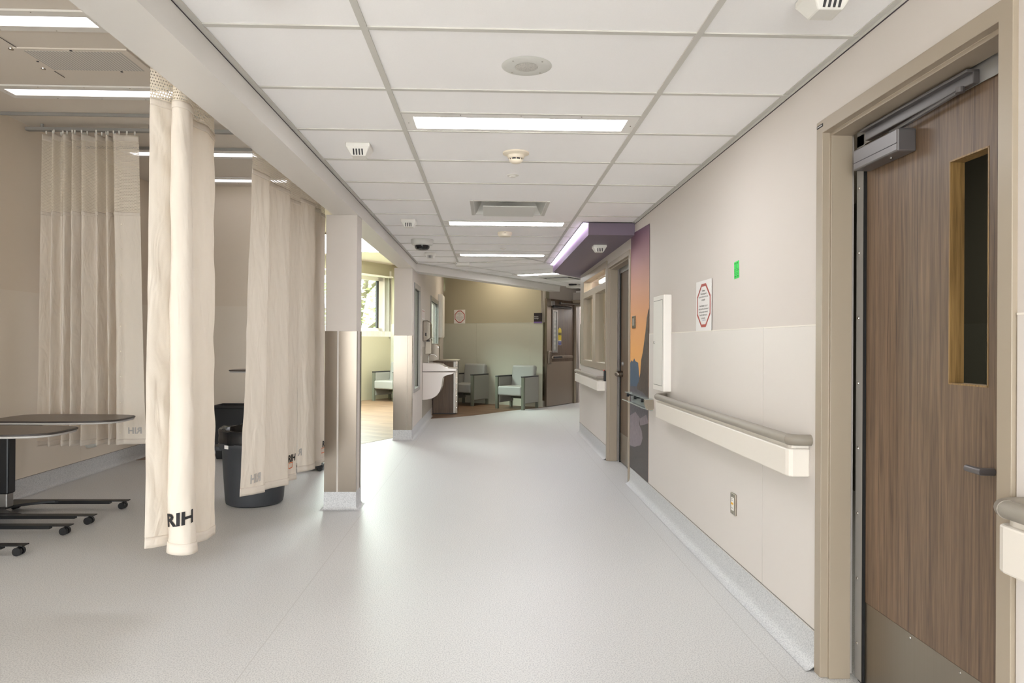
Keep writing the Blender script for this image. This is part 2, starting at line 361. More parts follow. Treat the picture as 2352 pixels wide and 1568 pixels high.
for h in holes[:5]:
    for yy in (h[2], h[3]): b.box(h[0] + .012, h[1] - .012, yy - .008, yy + .008, ZC - .005, ZC + .001)
for xx in (-.155, .455): b.box(xx - .012, xx + .012, 5.57, 6.19, ZC - .0055, ZC + .001)
b.box(-1.045, XR, 9.855, 9.88, ZC - .006, ZC + .001)
M2 = fmat((0, 0, 0), V)
def clipbar(p, q, w):
    d = (q - p).normalized(); n = Vector((-d.y, d.x, 0)) * w
    b.quad(*[(a.x, a.y, ZC - .005) for a in (p - n, q - n, q + n, p + n)])
for c in (.42, 1.64): clipbar(uv(fas0, (-.1 if c < 1 else -.35) + .25, c), uv(fas0, 7.0, c), .012)
a = .35
while a < 6.8:
    clipbar(uv(fas0, a, .0), uv(fas0, a, 1.9), .010); a += .61
struct(b.build('trim_1', 'tbar'), 'pale grey tee bars of the suspended ceiling')
b = MB()      # wall angles along both sides
b.box(-1.045, -1.02, -4, 9.99, ZC - .008, ZC - .001); b.box(XR - .025, XR, -4, 6.5, ZC - .004, ZC - .001); b.box(XR - .003, XR, -4, 6.5, ZC - .016, ZC - .001)
clip0 = fas0 + V * .0; clip1 = fas1
b.prism([tuple(clip0.xy), tuple((clip0 + V * .022).xy), tuple((clip1 + V * .022).xy), tuple(clip1.xy)], ZC - .018, ZC - .001)
struct(b.build('trim_2', 'tbar'), 'pale metal wall angle around the suspended ceiling')
b = MB(); b.box(-1.046, -1.0435, -4, 9.99, ZC - .012, ZC - .0085); b.box(XR - .0035, XR + .001, -4, 6.5, ZC - .019, ZC - .016)
struct(b.build('trim_3', 'reveal'), 'thin dark joint under the ceiling angle')
b = MB(); b.prism([(-9, -4), (-1.245, -4), (-1.2, 10.2), (1.25, 14.1), (1.3, 14.6), (-2.355, 16.95), (-9, 6.73)], ZH, ZH + .1)
struct(b.build('ceiling_alcove', 'plaster'), 'higher plain painted ceiling of the treatment bay and lounge')
b = MB(); b.prism([(-9, -4), (4.6, -4), (4.6, 22), (1.0, 22), (1.0, 15.1), (-2.4, 17.1), (-9, 6.9)], 3.3, 3.4); struct(b.build('trim_4', 'plaster'), 'roof slab above the ceilings')
# ================================================================== BEAM, COLUMNS
b = MB(); b.box(-1.245, -1.045, -4, 9.99, ZB, ZH)
q0 = Vector((-1.045, 9.99, 0)); nb = -V * .20
b.prism([tuple(q0.xy), tuple(fas1.xy), tuple((fas1 + nb).xy), tuple((q0 + nb).xy)], ZB, ZH)
struct(b.build('wall_beam', 'beam'), 'dropped white ceiling beam running down the left of the corridor')
for i, (y0, y1) in enumerate(((5.60, 5.80), (9.55, 9.76))):
    b = MB(); b.box(-1.295, -1.052, y0, y1, 0, ZB); struct(b.build('wall_pillar', 'wall', bevel=.002), ['near', 'far'][i] + ' square white pillar under the beam')
    b = MB(); cove(b, [(-1.296, y1 + .001), (-1.051, y1 + .001), (-1.051, y0 - .001), (-1.296, y0 - .001), (-1.296, y1 + .001)], .14, .03)
    for v in b.bm.verts: pass
    struct(b.build('baseboard_pillar', 'cove', smooth=True), 'grey coved skirting around the ' + ['near', 'far'][i] + ' pillar')
def corner_guard(pts, z0, z1, label, grp=None):
    b = MB(); t = .003
    b.prism(pts, z0, z1); o = b.build('corner_guard', 'steel'); tag(o, label, 'corner guard', grp); return o
t = .003
corner_guard([(-1.298, 5.597), (-1.203, 5.597), (-1.203, 5.5995), (-1.2952, 5.5995), (-1.2952, 5.66), (-1.298, 5.66)], .142, 1.405, 'steel corner guard on the near pillar, beside the curtain')
corner_guard([(-1.188, 5.597), (-1.049, 5.597), (-1.049, 5.628), (-1.0518, 5.628), (-1.0518, 5.5995), (-1.188, 5.5995)], .142, 1.405, 'steel corner guard on the near pillar, its corridor-side front corner')
corner_guard([(-1.0518, 5.755), (-1.049, 5.755), (-1.049, 5.803), (-1.13, 5.803), (-1.13, 5.8005), (-1.0518, 5.8005)], .142, 1.405, 'narrow steel corner guard on the far edge of the near pillar')
corner_guard([(-1.298, 9.547), (-1.115, 9.547), (-1.115, 9.5495), (-1.2952, 9.5495), (-1.2952, 9.62), (-1.298, 9.62)], .142, 1.41, 'bright reflective steel corner guard on the far pillar by the sink')
corner_guard([(-1.112, 9.547), (-1.049, 9.547), (-1.049, 9.61), (-1.0518, 9.61), (-1.0518, 9.5495), (-1.112, 9.5495)], .142, 1.41, 'narrow steel corner guard wrapping the sink side of the far pillar')
# ================================================================== WALLS
D1 = (1.745, 2.821, 2.214); D2 = (6.655, 7.975, 2.214)     # door frames outer Y0, Y1, height
b = MB(); mxr = fmat((XR, -4, 0), (0, 1, 0)); 
def YR(y): return y + 4
# right wall: x along +Y, thickness must go to +X -> negative local y
wall_cells(b, fmat((XR + .0, -4, 0), (0, 1, 0)), 14.42, -.13, 0, 3.3, [(YR(D1[0] + .02), YR(D1[1] - .02), 0, D1[2] - .02), (YR(D2[0] + .02), YR(D2[1] - .02), 0, D2[2] - .02), (YR(8.06), YR(10.16), 1.05, 2.22)])
struct(b.build('wall_right', 'wall'), 'off-white corridor wall on the right')
# wainscot sheets on the right wall
def sheet(name, y0, y1, z0, z1, x=XR, s=-1, m='wall2', lab=None):
    b = MB(); b.box(x + s * .004, x - s * .001, y0, y1, z0, z1); return b
cells = [(-4, .5), (.503, 1.74), (2.826, 3.395), (3.398, 5.868), (8.0, 10.42)]
b = MB()
for y0, y1 in cells:
    b.box(XR - .004, XR + .001, y0, y1, .15, 1.398 if y1 < 8 else 1.02)
struct(b.build('trim_5', 'wall2'), 'cream wainscot sheets on the right wall')
b = MB()
for y0, y1 in cells[:-1]: b.box(XR - .0055, XR, y0, y1, 1.398, 1.403)
struct(b.build('trim_6', 'seam'), 'thin cap strip on top of the right wainscot')
b = MB()
for y0, y1 in ((-4, 1.745), (2.821, 6.65), (7.98, 10.42)): cove(b, [(XR, y0), (XR, y1)][::1], .155, .045)
cove(b, [(XR, 10.42), (XR + U.x * 3, 10.42 + U.y * 3)], .155, .045)
struct(b.build('baseboard_right', 'cove', smooth=True), 'grey coved vinyl skirting of the right wall')
b = MB()
for y0, y1 in ((-4, 1.745), (2.821, 6.65), (7.98, 10.42)): b.box(XR - .0065, XR, y0, y1, .156, .160)
struct(b.build('trim_7', 'caulk'), 'thin dark cap line above the right skirting')
# right wall after the corner (direction U) and corner guard
b = MB(); wall_cells(b, fmat((XR, 10.42, 0), U), 5.4, -.13, 0, 3.3); struct(b.build('wall_far_right', 'wall'), 'corridor wall past the right corner')
corner_guard([(XR - .003, 10.36), (XR - .003, 10.423), (XR + .03, 10.47), (XR + .034, 10.466), (XR - .0002, 10.42), (XR - .0002, 10.36)], .16, 1.6, 'slim steel corner guard at the far right corridor corner')
# left bay walls
XL = -3.95
b = MB(); b.box(XL - .12, XL, -4, 8.57, 0, ZH); struct(b.build('wall_left', 'bay'), 'outer side wall of the treatment bay')
b = MB(); b.box(XL, XL + .004, -4, 6.95, .15, 1.73); b.box(XL, XL + .004, 6.953, 8.45, .15, 1.73); struct(b.build('trim_8', 'bay2'), 'wainscot sheets on the bay side wall')
b = MB(); b.box(XL, -2.05, 8.45, 8.57, 0, ZH); struct(b.build('wall_back', 'bay'), 'cross wall at the back of the treatment bay')
b = MB(); b.box(XL, -2.05, 8.446, 8.451, .15, 1.735); struct(b.build('trim_9', 'bay2'), 'wainscot sheets on the bay back wall')
b = MB(); cove(b, [(-2.05, 8.45), (XL, 8.45), (XL, -4)], .15, .045); struct(b.build('baseboard_left', 'cove', smooth=True), 'grey coved vinyl skirting of the treatment bay')
b = MB(); b.box(XL, XL + .0065, -4, 8.45, .151, .155); b.box(XL, -2.05, 8.4435, 8.45, .151, .155); struct(b.build('trim_10', 'caulk'), 'dark cap line above the bay skirting')
# wall behind the camera; its unseen wide window is added as a daylight source
b = MB(); wall_cells(b, fmat((-9, -3.2, 0), (1, 0, 0)), 13.6, -.15, 0, 3.3, [(5.2, 10.3, .1, 2.40)]); struct(b.build('wall_front', 'wall'), 'wall behind the viewer with a wide window opening added for daylight')
b = MB()
for x in (-3.8, -2.55, -1.3, -.03, 1.25): b.box(x, x + .05, -3.3, -3.25, .1, 2.40)
b.box(-3.8, 1.3, -3.3, -3.25, .1, .16); b.box(-3.8, 1.3, -3.3, -3.25, 2.34, 2.40)
struct(b.build('window_4', 'frame'), 'wide unseen window behind the viewer, added for daylight fill')
# corridor left wall beyond the far pillar, with two glazed openings
mxl = fmat((-1.06, 9.76, 0), (0, 1, 0))
b = MB(); wall_cells(b, mxl, 6.25, .13, 0, ZB, [(.06, .86, .62, 2.15), (2.78, 4.55, 1.25, 2.15)])
b.box(-1.19, -1.06, 10.2, 16.0, ZB, ZH)
struct(b.build('wall_glazed', 'wall'), 'short white wall with two tall panes behind the sink')
b = MB(); cove(b, [(-1.06, 12.75), (-1.06, 9.76)], .14, .04); struct(b.build('baseboard_glazed', 'cove', smooth=True), 'grey coved skirting below the glazed wall')
b = MB(); b.box(-1.063, -1.0565, 11.08, 13.04, .14, 1.25); struct(b.build('trim_11', mat('dull_splash_steel', (176, 168, 158), .5, .5)), 'steel splash sheet behind the sink')
def glazed(name, y0, y1, z0, z1, lab):
    r = sthing(name, lab, (-1.1, y0, z0))
    b = MB()
    for ya, yb, za, zb in ((y0, y0 + .045, z0, z1), (y1 - .045, y1, z0, z1), (y0 + .045, y1 - .045, z0, z0 + .05), (y0 + .045, y1 - .045, z1 - .07, z1)): b.box(-1.15, -1.045, ya, yb, za, zb)
    b.build('window_frame', 'alu', r)
    b = MB(); b.box(-1.088, -1.082, y0 + .045, y1 - .045, z0 + .05, z1 - .07); b.build('glass_pane', 'glass', r)
    b = MB(); b.box(-1.079, -1.072, y1 - .052, y1 - .045, z0 + .05, z1 - .07); b.box(-1.079, -1.072, y0 + .045, y1 - .045, z1 - .078, z1 - .07); b.build('glazing_gasket', 'rubber', r)
glazed('window_2', 9.82, 10.62, .62, 2.15, 'near tall glass pane in the wall by the sink')
glazed('window_3', 12.54, 14.31, 1.25, 2.15, 'far glass pane in the wall by the sink')
# lounge walls (axes turned 33 degrees)
cor = Vector((-2.355, 16.86, 0))
b = MB(); wall_cells(b, fmat(cor, V), 4.18, .14, 0, 3.3); struct(b.build('wall_lounge', 'olive'), 'sage green back wall of the lounge')
b = MB()
for a0, a1 in ((.0, 1.2), (1.203, 2.45), (2.453, 3.81), (3.813, 4.12)): b.box(a0, a1, -.005, .001, .13, 1.745, fmat(cor, V))
struct(b.build('trim_12', 'olive2'), 'pale green wainscot sheets of the lounge wall')
b = MB(); b.box(0, 4.12, -.008, 0, 1.745, 1.751, fmat(cor, V)); b.box(0, 4.12, -.012, 0, 0, .13, fmat(cor, V)); struct(b.build('baseboard_lounge', 'olive2'), 'skirting and cap strip of the lounge wall')
# end return of that wall, next to the door leaf
e0 = cor + V * 4.18
mxw = fmat(cor - U * 12, U)    # window wall, x = 12 at the corner; outside is to the left
b = MB(); wall_cells(b, mxw, 12.0, .14, 0, 3.3, [(8.2, 11.93, 1.575, 2.86)]); struct(b.build('wall_window', 'olive'), 'sage green window wall of the lounge')
b = MB(); D = .26
b.box(8.1, 8.2, 0, D + .1, 1.4, 3.0, mxw); b.box(11.93, 12.03, 0, D + .1, 1.4, 3.0, mxw); b.box(8.1, 12.03, .0, D + .1, 1.45, 1.573, mxw); b.box(8.1, 12.03, .14, D + .1, 2.862, 2.98, mxw)
struct(b.build('trim_13', 'white2'), 'deep white window recess of the lounge')
r = sthing('window_1', 'big lounge window looking out to a tree', tuple(mxw @ Vector((10, D, 1.58))))
b = MB()
for xa, xb, za, zb in ((8.2, 8.28, 1.58, 2.86), (11.77, 11.93, 1.58, 2.86), (10.4, 10.44, 1.58, 2.86), (9.4, 9.44, 1.58, 2.86), (8.2, 11.93, 1.575, 1.65), (8.2, 11.93, 2.76, 2.86)): b.box(xa, xb, D - .06, D, za, zb, mxw)
b.build('window_frame', 'white2', r)
b = MB(); b.box(11.71, 11.77, D - .075, D - .03, 1.65, 2.76, mxw); b.build('mullion_gasket', 'slot', r)
b = MB(); b.box(8.28, 11.77, D - .03, D - .025, 1.64, 2.77, mxw); b.build('glass_pane', 'glass', r)
b = MB(); b.box(7.4, 11.93, -.12, .0, 2.83, 2.86, mxw); b.build('blind_pelmet', 'white', r)
# walls closing the far end: header with door frame
hinge = Vector((1.87, 15.6, 0))
b = MB(); wall_cells(b, fmat(e0 - U * .0, U), 8.2, .12, 0, 3.3, []); struct(b.build('wall_far_left', 'wall'), 'short return wall behind the open door')
b = MB(); wall_cells(b, fmat(hinge - V * .1, V), 3.2, .15, 0, ZC, [(.14, 1.5, 0, 2.16)]); struct(b.build('wall_far', 'wall'), 'far corridor wall above the double doorway')
b = MB(); wall_cells(b, fmat(hinge + U * 1.55 - V * 1.2, V), 4.4, .15, 0, ZC + .3); struct(b.build('wall_end', 'wall'), 'white wall seen through the far doorway')
b = MB(); b.box(0, 4.4, -.02, 0, 0, .15, fmat(hinge + U * 1.55 - V * 1.2, V)); struct(b.build('baseboard_end', 'cove'), 'grey skirting at the far white wall')
b = MB(); b.box(1.4, 5, 21.5, 22, 0, 3.3); b.box(4.6, 4.7, -4, 22, 0, 3.3); b.box(-9.1, -9, -4, 6.9, 0, 3.3); struct(b.build('wall_outer', 'wall'), 'outer walls of the building')
# ================================================================== PURPLE SOFFIT
s0 = Vector((.90, 6.50, 0)); s1 = Vector((.886, 10.04, 0)); s2 = s1 + U * 1.7
w1 = Vector((XR, 10.42, 0)); w2 = w1 + U * 1.5
b = MB(); b.prism([(s0.x, s0.y), (XR, 6.5), (XR, 10.42), tuple(w2.xy), tuple(s2.xy), (s1.x, s1.y)], ZB, ZC - .002)
sof = struct(b.build('trim_14', 'purple'), 'purple painted bulkhead with a light cove on its corridor side')
b = MB(); b.box(.845, .852, 6.5, 9.99, ZC - .006, ZC - .001); b.box(.845, XR, 6.49, 6.496, ZC - .008, ZC - .001)
b.build('shadow_gap', 'slot', sof)
b = MB(); b.box(.852, .884, 6.52, 10.02, ZC - .012, ZC - .002)
lt = b.build('linear_light', 'em_p'); tag(lt, 'thin lilac linear light along the purple bulkhead', 'linear light')
# ================================================================== TROFFER LAMPS
def troffer(loc, L, Wd, lens_l, lens_w, m, label, group, z, rz=0):
    r = thing('ceiling_light', label, 'ceiling light', (loc[0], loc[1], z), rz, group)
    b = LB(); hx, hy, lx, ly = L / 2, Wd / 2, lens_l / 2, lens_w / 2
    for x0, x1, y0, y1 in ((-hx, -lx, -hy, hy), (lx, hx, -hy, hy), (-lx, lx, -hy, -ly), (-lx, lx, ly, hy)): b.box(x0, x1, y0, y1, .0, .012)
    b.build('light_frame', 'lens', r)
    b = LB(); b.box(-lx, lx, -ly, ly, .006, .02); b.build('light_lens', m, r)
    b = LB()
    for x in (-hx + .03, hx - .03): b.box(x - .003, x + .003, -.003, .003, -.002, .001)
    for x in (-L / 4, 0, L / 4):
        for y in (-hy + .012, hy - .012): b.box(x - .003, x + .003, y - .003, y + .003, -.002, .001)
    b.build('frame_screw', 'screw', r, split=True)
    return r
labs = ['long corridor ceiling light behind the round speaker, nearest in view', 'corridor ceiling light just past the square air diffuser', 'corridor ceiling light before the bend, beside the purple bulkhead']
for (y0, y1), lab in zip(((3.452, 3.750), (6.50, 6.80), (8.90, 9.20)), labs):
    troffer((.146, (y0 + y1) / 2 + (.012 if y0 < 4 else 0)), 1.195, .292, 1.07, .185, 'em', lab, 'corridor ceiling lights', ZC - .002)
for y0, lab in ((.57, 'corridor ceiling light overhead of the viewer'), (-2.45, 'corridor ceiling light behind the viewer')):
    troffer((.146, y0), 1.195, .292, 1.07, .185, 'em_b', lab, 'corridor ceiling lights', ZC - .002)
p = Vector((.93, 11.30, 0)); troffer((p.x, p.y), 1.195, .292, 1.07, .19, 'em', 'slanted corridor ceiling light past the bend, half behind the bulkhead', 'corridor ceiling lights', ZC - .014, RZ)
for xa, ya, lab in ((-2.88, 4.11, 'bay ceiling light nearest the corridor beam, left of the perforated panel'), (-2.93, 5.29, 'bay ceiling light between the perforated panel and the curtain track'), (-2.9, 6.98, 'bay ceiling light behind the curtain track'), (-2.9, 8.1, 'bay ceiling light close to the bay back wall')):
    troffer((xa, ya), 1.30, .26, 1.2, .13, 'em_a', lab, 'treatment bay ceiling lights', ZH - .014)
troffer((-2.88, -.6), 1.30, .26, 1.2, .13, 'em', 'bay ceiling light behind the viewer', 'treatment bay ceiling lights', ZH - .014)
troffer((-2.88, 1.6), 1.30, .26, 1.2, .13, 'em', 'bay ceiling light left of the viewer', 'treatment bay ceiling lights', ZH - .014)
r = thing('lounge_light_panel', 'very bright wide lounge ceiling light seen between the pillars', 'ceiling light', (-2.9, 13.1, ZH - .03))
b = MB(); b.box(-3.7, -2.1, 11.9, 14.30, ZH - .03, ZH - .001); b.build('light_frame', 'frame', r)
b = MB(); b.box(-3.62, -2.18, 11.98, 14.18, ZH - .034, ZH - .028); b.build('light_lens', 'em_l', r)
r = thing('downlight', 'small round glowing downlight in the lounge ceiling beside the near pillar', 'ceiling light', (-3.33, 14.55, ZH))
b = MB(); b.lathe([(.0, -.012), (.09, -.012), (.10, -.001)], (-3.33, 14.55, ZH)); b.build('trim_ring', 'white', r)
b = MB(); b.lathe([(.0, -.016), (.075, -.014)], (-3.33, 14.55, ZH)); b.build('light_lens', 'em', r)
for s_, q_, lab in ((3.25, .55, 'lounge downlight washing the sage wall near the open door'), (1.6, 1.3, 'unseen fill downlight added above the armchairs, hidden by the beam')):  # armchair downlight is added fill; the other makes the wall wash
    p = Vector((-2.355, 16.86, 0)) + V * s_ - U * q_; r = thing('downlight', lab, 'ceiling light', (p.x, p.y, ZH))
    b = MB(); b.lathe([(.0, -.012), (.12, -.012), (.13, -.001)], (p.x, p.y, ZH)); b.build('trim_ring', 'white', r)
    b = MB(); b.lathe([(.0, -.016), (.10, -.014)], (p.x, p.y, ZH)); b.build('light_lens', 'em_d', r)
# far bay ceiling fittings
r = thing('ceiling_diffuser', 'square white air diffuser with a flat centre plate in the corridor ceiling', 'air diffuser', (.15, 5.88, ZC))
b = MB(); mid = (.15, 5.88)
def ring(b, a, c, z0, z1):
    pa = [(mid[0] + sx * a, mid[1] + sy * a, z0) for sx, sy in ((-1, -1), (1, -1), (1, 1), (-1, 1))]; pc = [(mid[0] + sx * c, mid[1] + sy * c, z1) for sx, sy in ((-1, -1), (1, -1), (1, 1), (-1, 1))]
    for i in range(4): b.quad(pa[i], pa[(i + 1) % 4], pc[(i + 1) % 4], pc[i])
ring(b, .303, .285, ZC - .003, ZC - .003); ring(b, .285, .27, ZC - .003, ZC + .02); ring(b, .27, .235, ZC + .02, ZC + .09); ring(b, .235, .2, ZC + .09, ZC + .2)
bmesh.ops.remove_doubles(b.bm, verts=b.bm.verts, dist=1e-5); b.build('diffuser_frame', 'grey', r)
b = MB(); b.box(mid[0] - .215, mid[0] + .215, mid[1] - .215, mid[1] + .215, ZC - .03, ZC - .022); b.build('centre_plate', 'grey', r, bevel=.002)
b = MB(); b.lathe([(.001, .2), (.19, .2), (.2, .13)], (mid[0], mid[1], ZC - .04)); b.build('duct_collar', 'slot', r)
r = thing('ceiling_diffuser', 'distant slanted air diffuser in the ceiling past the purple bulkhead', 'air diffuser', (1.23, 12.1, ZC), RZ)
b = LB(); b.box(-.3, .3, -.3, .3, -.012, -.003); b.build('diffuser_frame', 'grey', r, bevel=.004)
b = LB(); b.box(-.24, .24, -.24, .24, -.016, -.011); b.build('diffuser_slot', 'slot', r)
b = LB(); b.box(-.2, .2, -.2, .2, -.024, -.015); b.build('centre_plate', 'grey', r)
r = thing('ceiling_vent', 'perforated square air panel in the treatment bay ceiling', 'air vent', (-2.64, 4.68, ZH))
b = MB(); b.box(-2.99, -2.29, 4.50, 4.87, ZH - .012, ZH - .001); b.build('vent_frame', 'plaster', r, bevel=.002)
b = MB(); b.box(-2.94, -2.34, 4.53, 4.84, ZH - .014, ZH - .011); ob = b.build('perforated_panel', 'grey', r)
m = mat('perforated_sheet', (190, 184, 178), .6); nt = m.node_tree; wv = nt.nodes.new('ShaderNodeTexWave'); wv.inputs['Scale'].default_value = 16; tc = nt.nodes.new('ShaderNodeTexCoord'); nt.links.new(tc.outputs['Object'], wv.inputs[0])
cr = nt.nodes.new('ShaderNodeValToRGB'); cr.color_ramp.elements[0].color = lin((176, 170, 164)); cr.color_ramp.elements[1].color = lin((224, 218, 210)); nt.links.new(wv.outputs['Fac'], cr.inputs[0]); nt.links.new(cr.outputs[0], nt.nodes['Principled BSDF'].inputs['Base Color'])
ob.data.materials[0] = m
b = MB()
for x, y in ((-2.96, 4.7), (-2.64, 4.515), (-2.5, 4.855)): b.box(x - .006, x + .006, y - .006, y + .006, ZH - .016, ZH - .011)
b.build('vent_screw', 'slot', r, split=True)
r = thing('access_hatch', 'flush rectangular access hatch in the bay ceiling left of the perforated panel', 'access hatch', (-3.35, 4.7, ZH))
b = MB(); b.box(-3.8, -2.965, 4.35, 5.0, ZH - .006, ZH - .001); b.build('hatch_door', 'plaster', r)
b = MB(); b.box(-2.967, -2.964, 4.35, 5.0, ZH - .0075, ZH - .005); b.build('hatch_gap', 'slot', r)
for y in (4.52, 4.84):
    b = MB(); b.lathe([(.001, -.013), (.014, -.012), (.016, -.005)], (-3.01, y, ZH), 12); b.build('hatch_lock', 'screw', r)
# curtain tracks
def track(y, x0, x1, label, z=ZH, drop=.022, w=.03):
    b = MB(); b.box(x0, x1, y - w / 2, y + w / 2, z - drop, z - .001); b.box(x0, x1, y - w / 2 - .003, y - w / 2 + .004, z - drop - .006, z - drop)
    tag(b.build('curtain_track', 'alu', bevel=.002), label, 'curtain track', 'bay ceiling curtain tracks')
track(5.80, -3.94, -1.3, 'grey ceiling curtain track crossing the bay in front of the gathered curtain')
track(6.78, -3.94, -1.3, 'grey ceiling curtain track crossing the bay behind the gathered curtain')
b = MB(); b.box(-1.43, -1.37, .4, 8.3, 3.056, 3.10); tag(b.build('curtain_track', 'alu'), 'curtain track running inside the beam above the row of open curtains', 'curtain track', 'bay ceiling curtain tracks')
b = MB(); b.box(-3.93, -1.3, 6.075, 6.125, 3.09, 3.118)
for x in (-3.8, -2.9, -2.0): b.box(x - .01, x + .01, 6.09, 6.11, 3.118, ZH)
tag(b.build('curtain_track', 'alu', bevel=.002), 'hanging curtain rail carrying the gathered curtain at the bay side wall', 'curtain track', 'bay ceiling curtain tracks')
# ceiling devices
def slot_sensor(x, y, z, label, lounge=False):
    r = thing('ceiling_sensor', label, 'ceiling sensor', (x, y, z), 0, 'slotted ceiling sensors')
    b = LB(); v = []
    for zz, s in ((0, .068), (-.022, .068), (-.03, .062), (-.068, .040), (-.070, .036)):
        v.append([b.bm.verts.new((sx * s, sy * s, zz)) for sx, sy in ((-1, -1), (1, -1), (1, 1), (-1, 1))])
    for i in range(len(v) - 1):
        for k in range(4): b.bm.faces.new((v[i][k], v[i][(k + 1) % 4], v[i + 1][(k + 1) % 4], v[i + 1][k]))
    b.bm.faces.new(v[-1]); b.bm.faces.new(v[0]); b.build('sensor_housing', 'white', r, bevel=.006)
    for i in range(4):
        xx = -.024 + i * .016
        b = LB(); mx = Matrix.Translation((xx, -.0515, -.05)) @ Matrix.Rotation(math.atan2(.024, .038), 4, 'X')
        b.box(-.0035, .0035, -.003, .004, -.017, .017, mx); b.build('sensor_slot', 'slot', r)
    return r
for x, y, z, lab in ((-.72, 2.16, ZC, 'slotted white ceiling sensor cut by the top edge, above the beam side'), (1.06, 2.22, ZC, 'slotted white ceiling sensor at the top right, near the taupe door'),
                     (-.75, 4.05, ZC, 'slotted ceiling sensor beside the beam, left of the smoke detector'), (-.75, 6.50, ZC, 'slotted ceiling sensor left of the diffuser, before the camera dome'),
                     (-.755, 8.88, ZC, 'small far slotted ceiling sensor just past the camera dome'), (1.107, 7.19, ZB, 'slotted white sensor under the purple bulkhead'), (-3.62, 15.1, ZH, 'tiny slotted sensor on the lounge ceiling by the downlight')):
    slot_sensor(x, y, z, lab)
r = thing('ceiling_speaker', 'round pale ceiling speaker with a perforated centre', 'speaker', (.141, 2.855, ZC))
b = LB(); b.lathe([(.04, -.004), (.09, -.005), (.102, -.001)], n=48, cap=False); b.build('speaker_ring', 'grey', r, smooth=True)
m = mat('speaker_mesh', (190, 187, 178), .7); nt = m.node_tree; vo = nt.nodes.new('ShaderNodeTexVoronoi'); vo.inputs['Scale'].default_value = 260; tc = nt.nodes.new('ShaderNodeTexCoord'); nt.links.new(tc.outputs['Object'], vo.inputs[0])
cr = nt.nodes.new('ShaderNodeValToRGB'); cr.color_ramp.elements[0].color = lin((128, 122, 116)); cr.color_ramp.elements[1].position = .45; cr.color_ramp.elements[1].color = lin((200, 196, 188)); nt.links.new(vo.outputs['Distance'], cr.inputs[0]); nt.links.new(cr.outputs[0], nt.nodes['Principled BSDF'].inputs['Base Color'])
b = LB(); b.lathe([(.001, -.008), (.03, -.007), (.046, -.0055)], n=32); b.build('speaker_grille', m, r)
for a in (.8, 2.35, 3.95, 5.5):
    b = LB(); b.lathe([(.001, -.007), (.003, -.006), (.004, -.004)], (.083 * math.cos(a), .083 * math.sin(a), 0), 8); b.build('speaker_screw', 'rail', r)
r = thing('smoke_detector', 'cream smoke detector with black vents in the centre of the ceiling', 'smoke detector', (.145, 4.16, ZC))
b = LB(); b.lathe([(.078, 0), (.078, -.008), (.052, -.018), (.048, -.032), (.040, -.036)], n=32, cap=False); b.build('detector_base', 'cream', r, smooth=True)
b = LB(); b.lathe([(.034, -.034), (.034, -.046)], n=32); b.build('detector_vent', 'slot', r)
b = LB(); b.lathe([(.041, -.045), (.040, -.050), (.028, -.060), (.001, -.064)], n=32)
for k in range(8):
    a = k * PI / 4; b.box(-.002, .002, .033, .041, -.05, -.034, Matrix.Rotation(a, 4, 'Z'))
b.build('detector_cap', 'cream', r, smooth=True)
for y, lab in ((4.72, 'flat white sprinkler cover plate just behind the smoke detector'), (8.36, 'flat white sprinkler cover plate in front of the last straight ceiling light')):
    b = MB(); b.lathe([(.001, -.012), (.02, -.012), (.022, -.006), (.038, -.004), (.04, 0)], (.144, y, ZC), 24); tag(b.build('sprinkler_cover', 'white', smooth=True), lab, 'sprinkler', 'ceiling sprinkler covers')
r = thing('motion_detector', 'round beige drum detector behind the second corridor light', 'detector', (.142, 7.17, ZC))
b = LB(); b.lathe([(.074, 0), (.074, -.02), (.062, -.042), (.001, -.046)], n=32); b.build('detector_body', 'cream', r, smooth=True)
b = LB(); b.box(-.004, .004, -.074, -.07, -.018, -.01); b.build('indicator', 'slot', r)
r = thing('security_camera', 'white dome security camera hanging by the beam', 'camera', (-.749, 7.74, ZC))
b = LB(); b.lathe([(.122, 0), (.122, -.035), (.112, -.058), (.088, -.066), (.085, -.060)], n=40, cap=False); b.build('camera_ring', 'grey', r, smooth=True)
b = LB(); b.lathe([(.082, -.062), (.080, -.09), (.066, -.106), (.04, -.112), (.001, -.113)], n=36, cap=False); b.build('camera_dome', 'dome', r, smooth=True)
for a in (-2.5, -1.2, -.2, 1.2):
    b = LB(); b.lathe([(.001, -.106), (.018, -.104), (.024, -.09), (.024, -.068)], (.042 * math.cos(a), .042 * math.sin(a), 0), 16); b.build('camera_lens', 'black', r, smooth=True)
b = LB(); b.lathe([(.07, -.061), (.068, -.08), (.02, -.085)], n=24); b.build('camera_core', 'black', r)
r = thing('wifi_box', 'flat white box mounted where the ceiling turns', 'access point', (-.39, 9.93, ZC))
b = LB(); b.box(-.1, .1, -.09, .09, -.048, -.003); b.build('box_body', 'white', r, bevel=.012)
b = LB(); b.box(-.085, -.075, -.092, -.088, -.03, -.022); b.build('indicator', 'slot', r)
r = thing('ceiling_projector', 'flat white device with tiny lights hanging past the bend', 'ceiling device', (1.6, 13.4, ZC))
b = LB(); b.lathe([(.11, 0), (.15, -.03), (.165, -.055), (.1, -.07), (.001, -.072)], n=32); b.build('device_body', 'white', r, smooth=True)
b = LB(); b.box(-.13, .02, -.15, -.1, -.03, -.002); b.build('device_camera', 'black', r, bevel=.01)
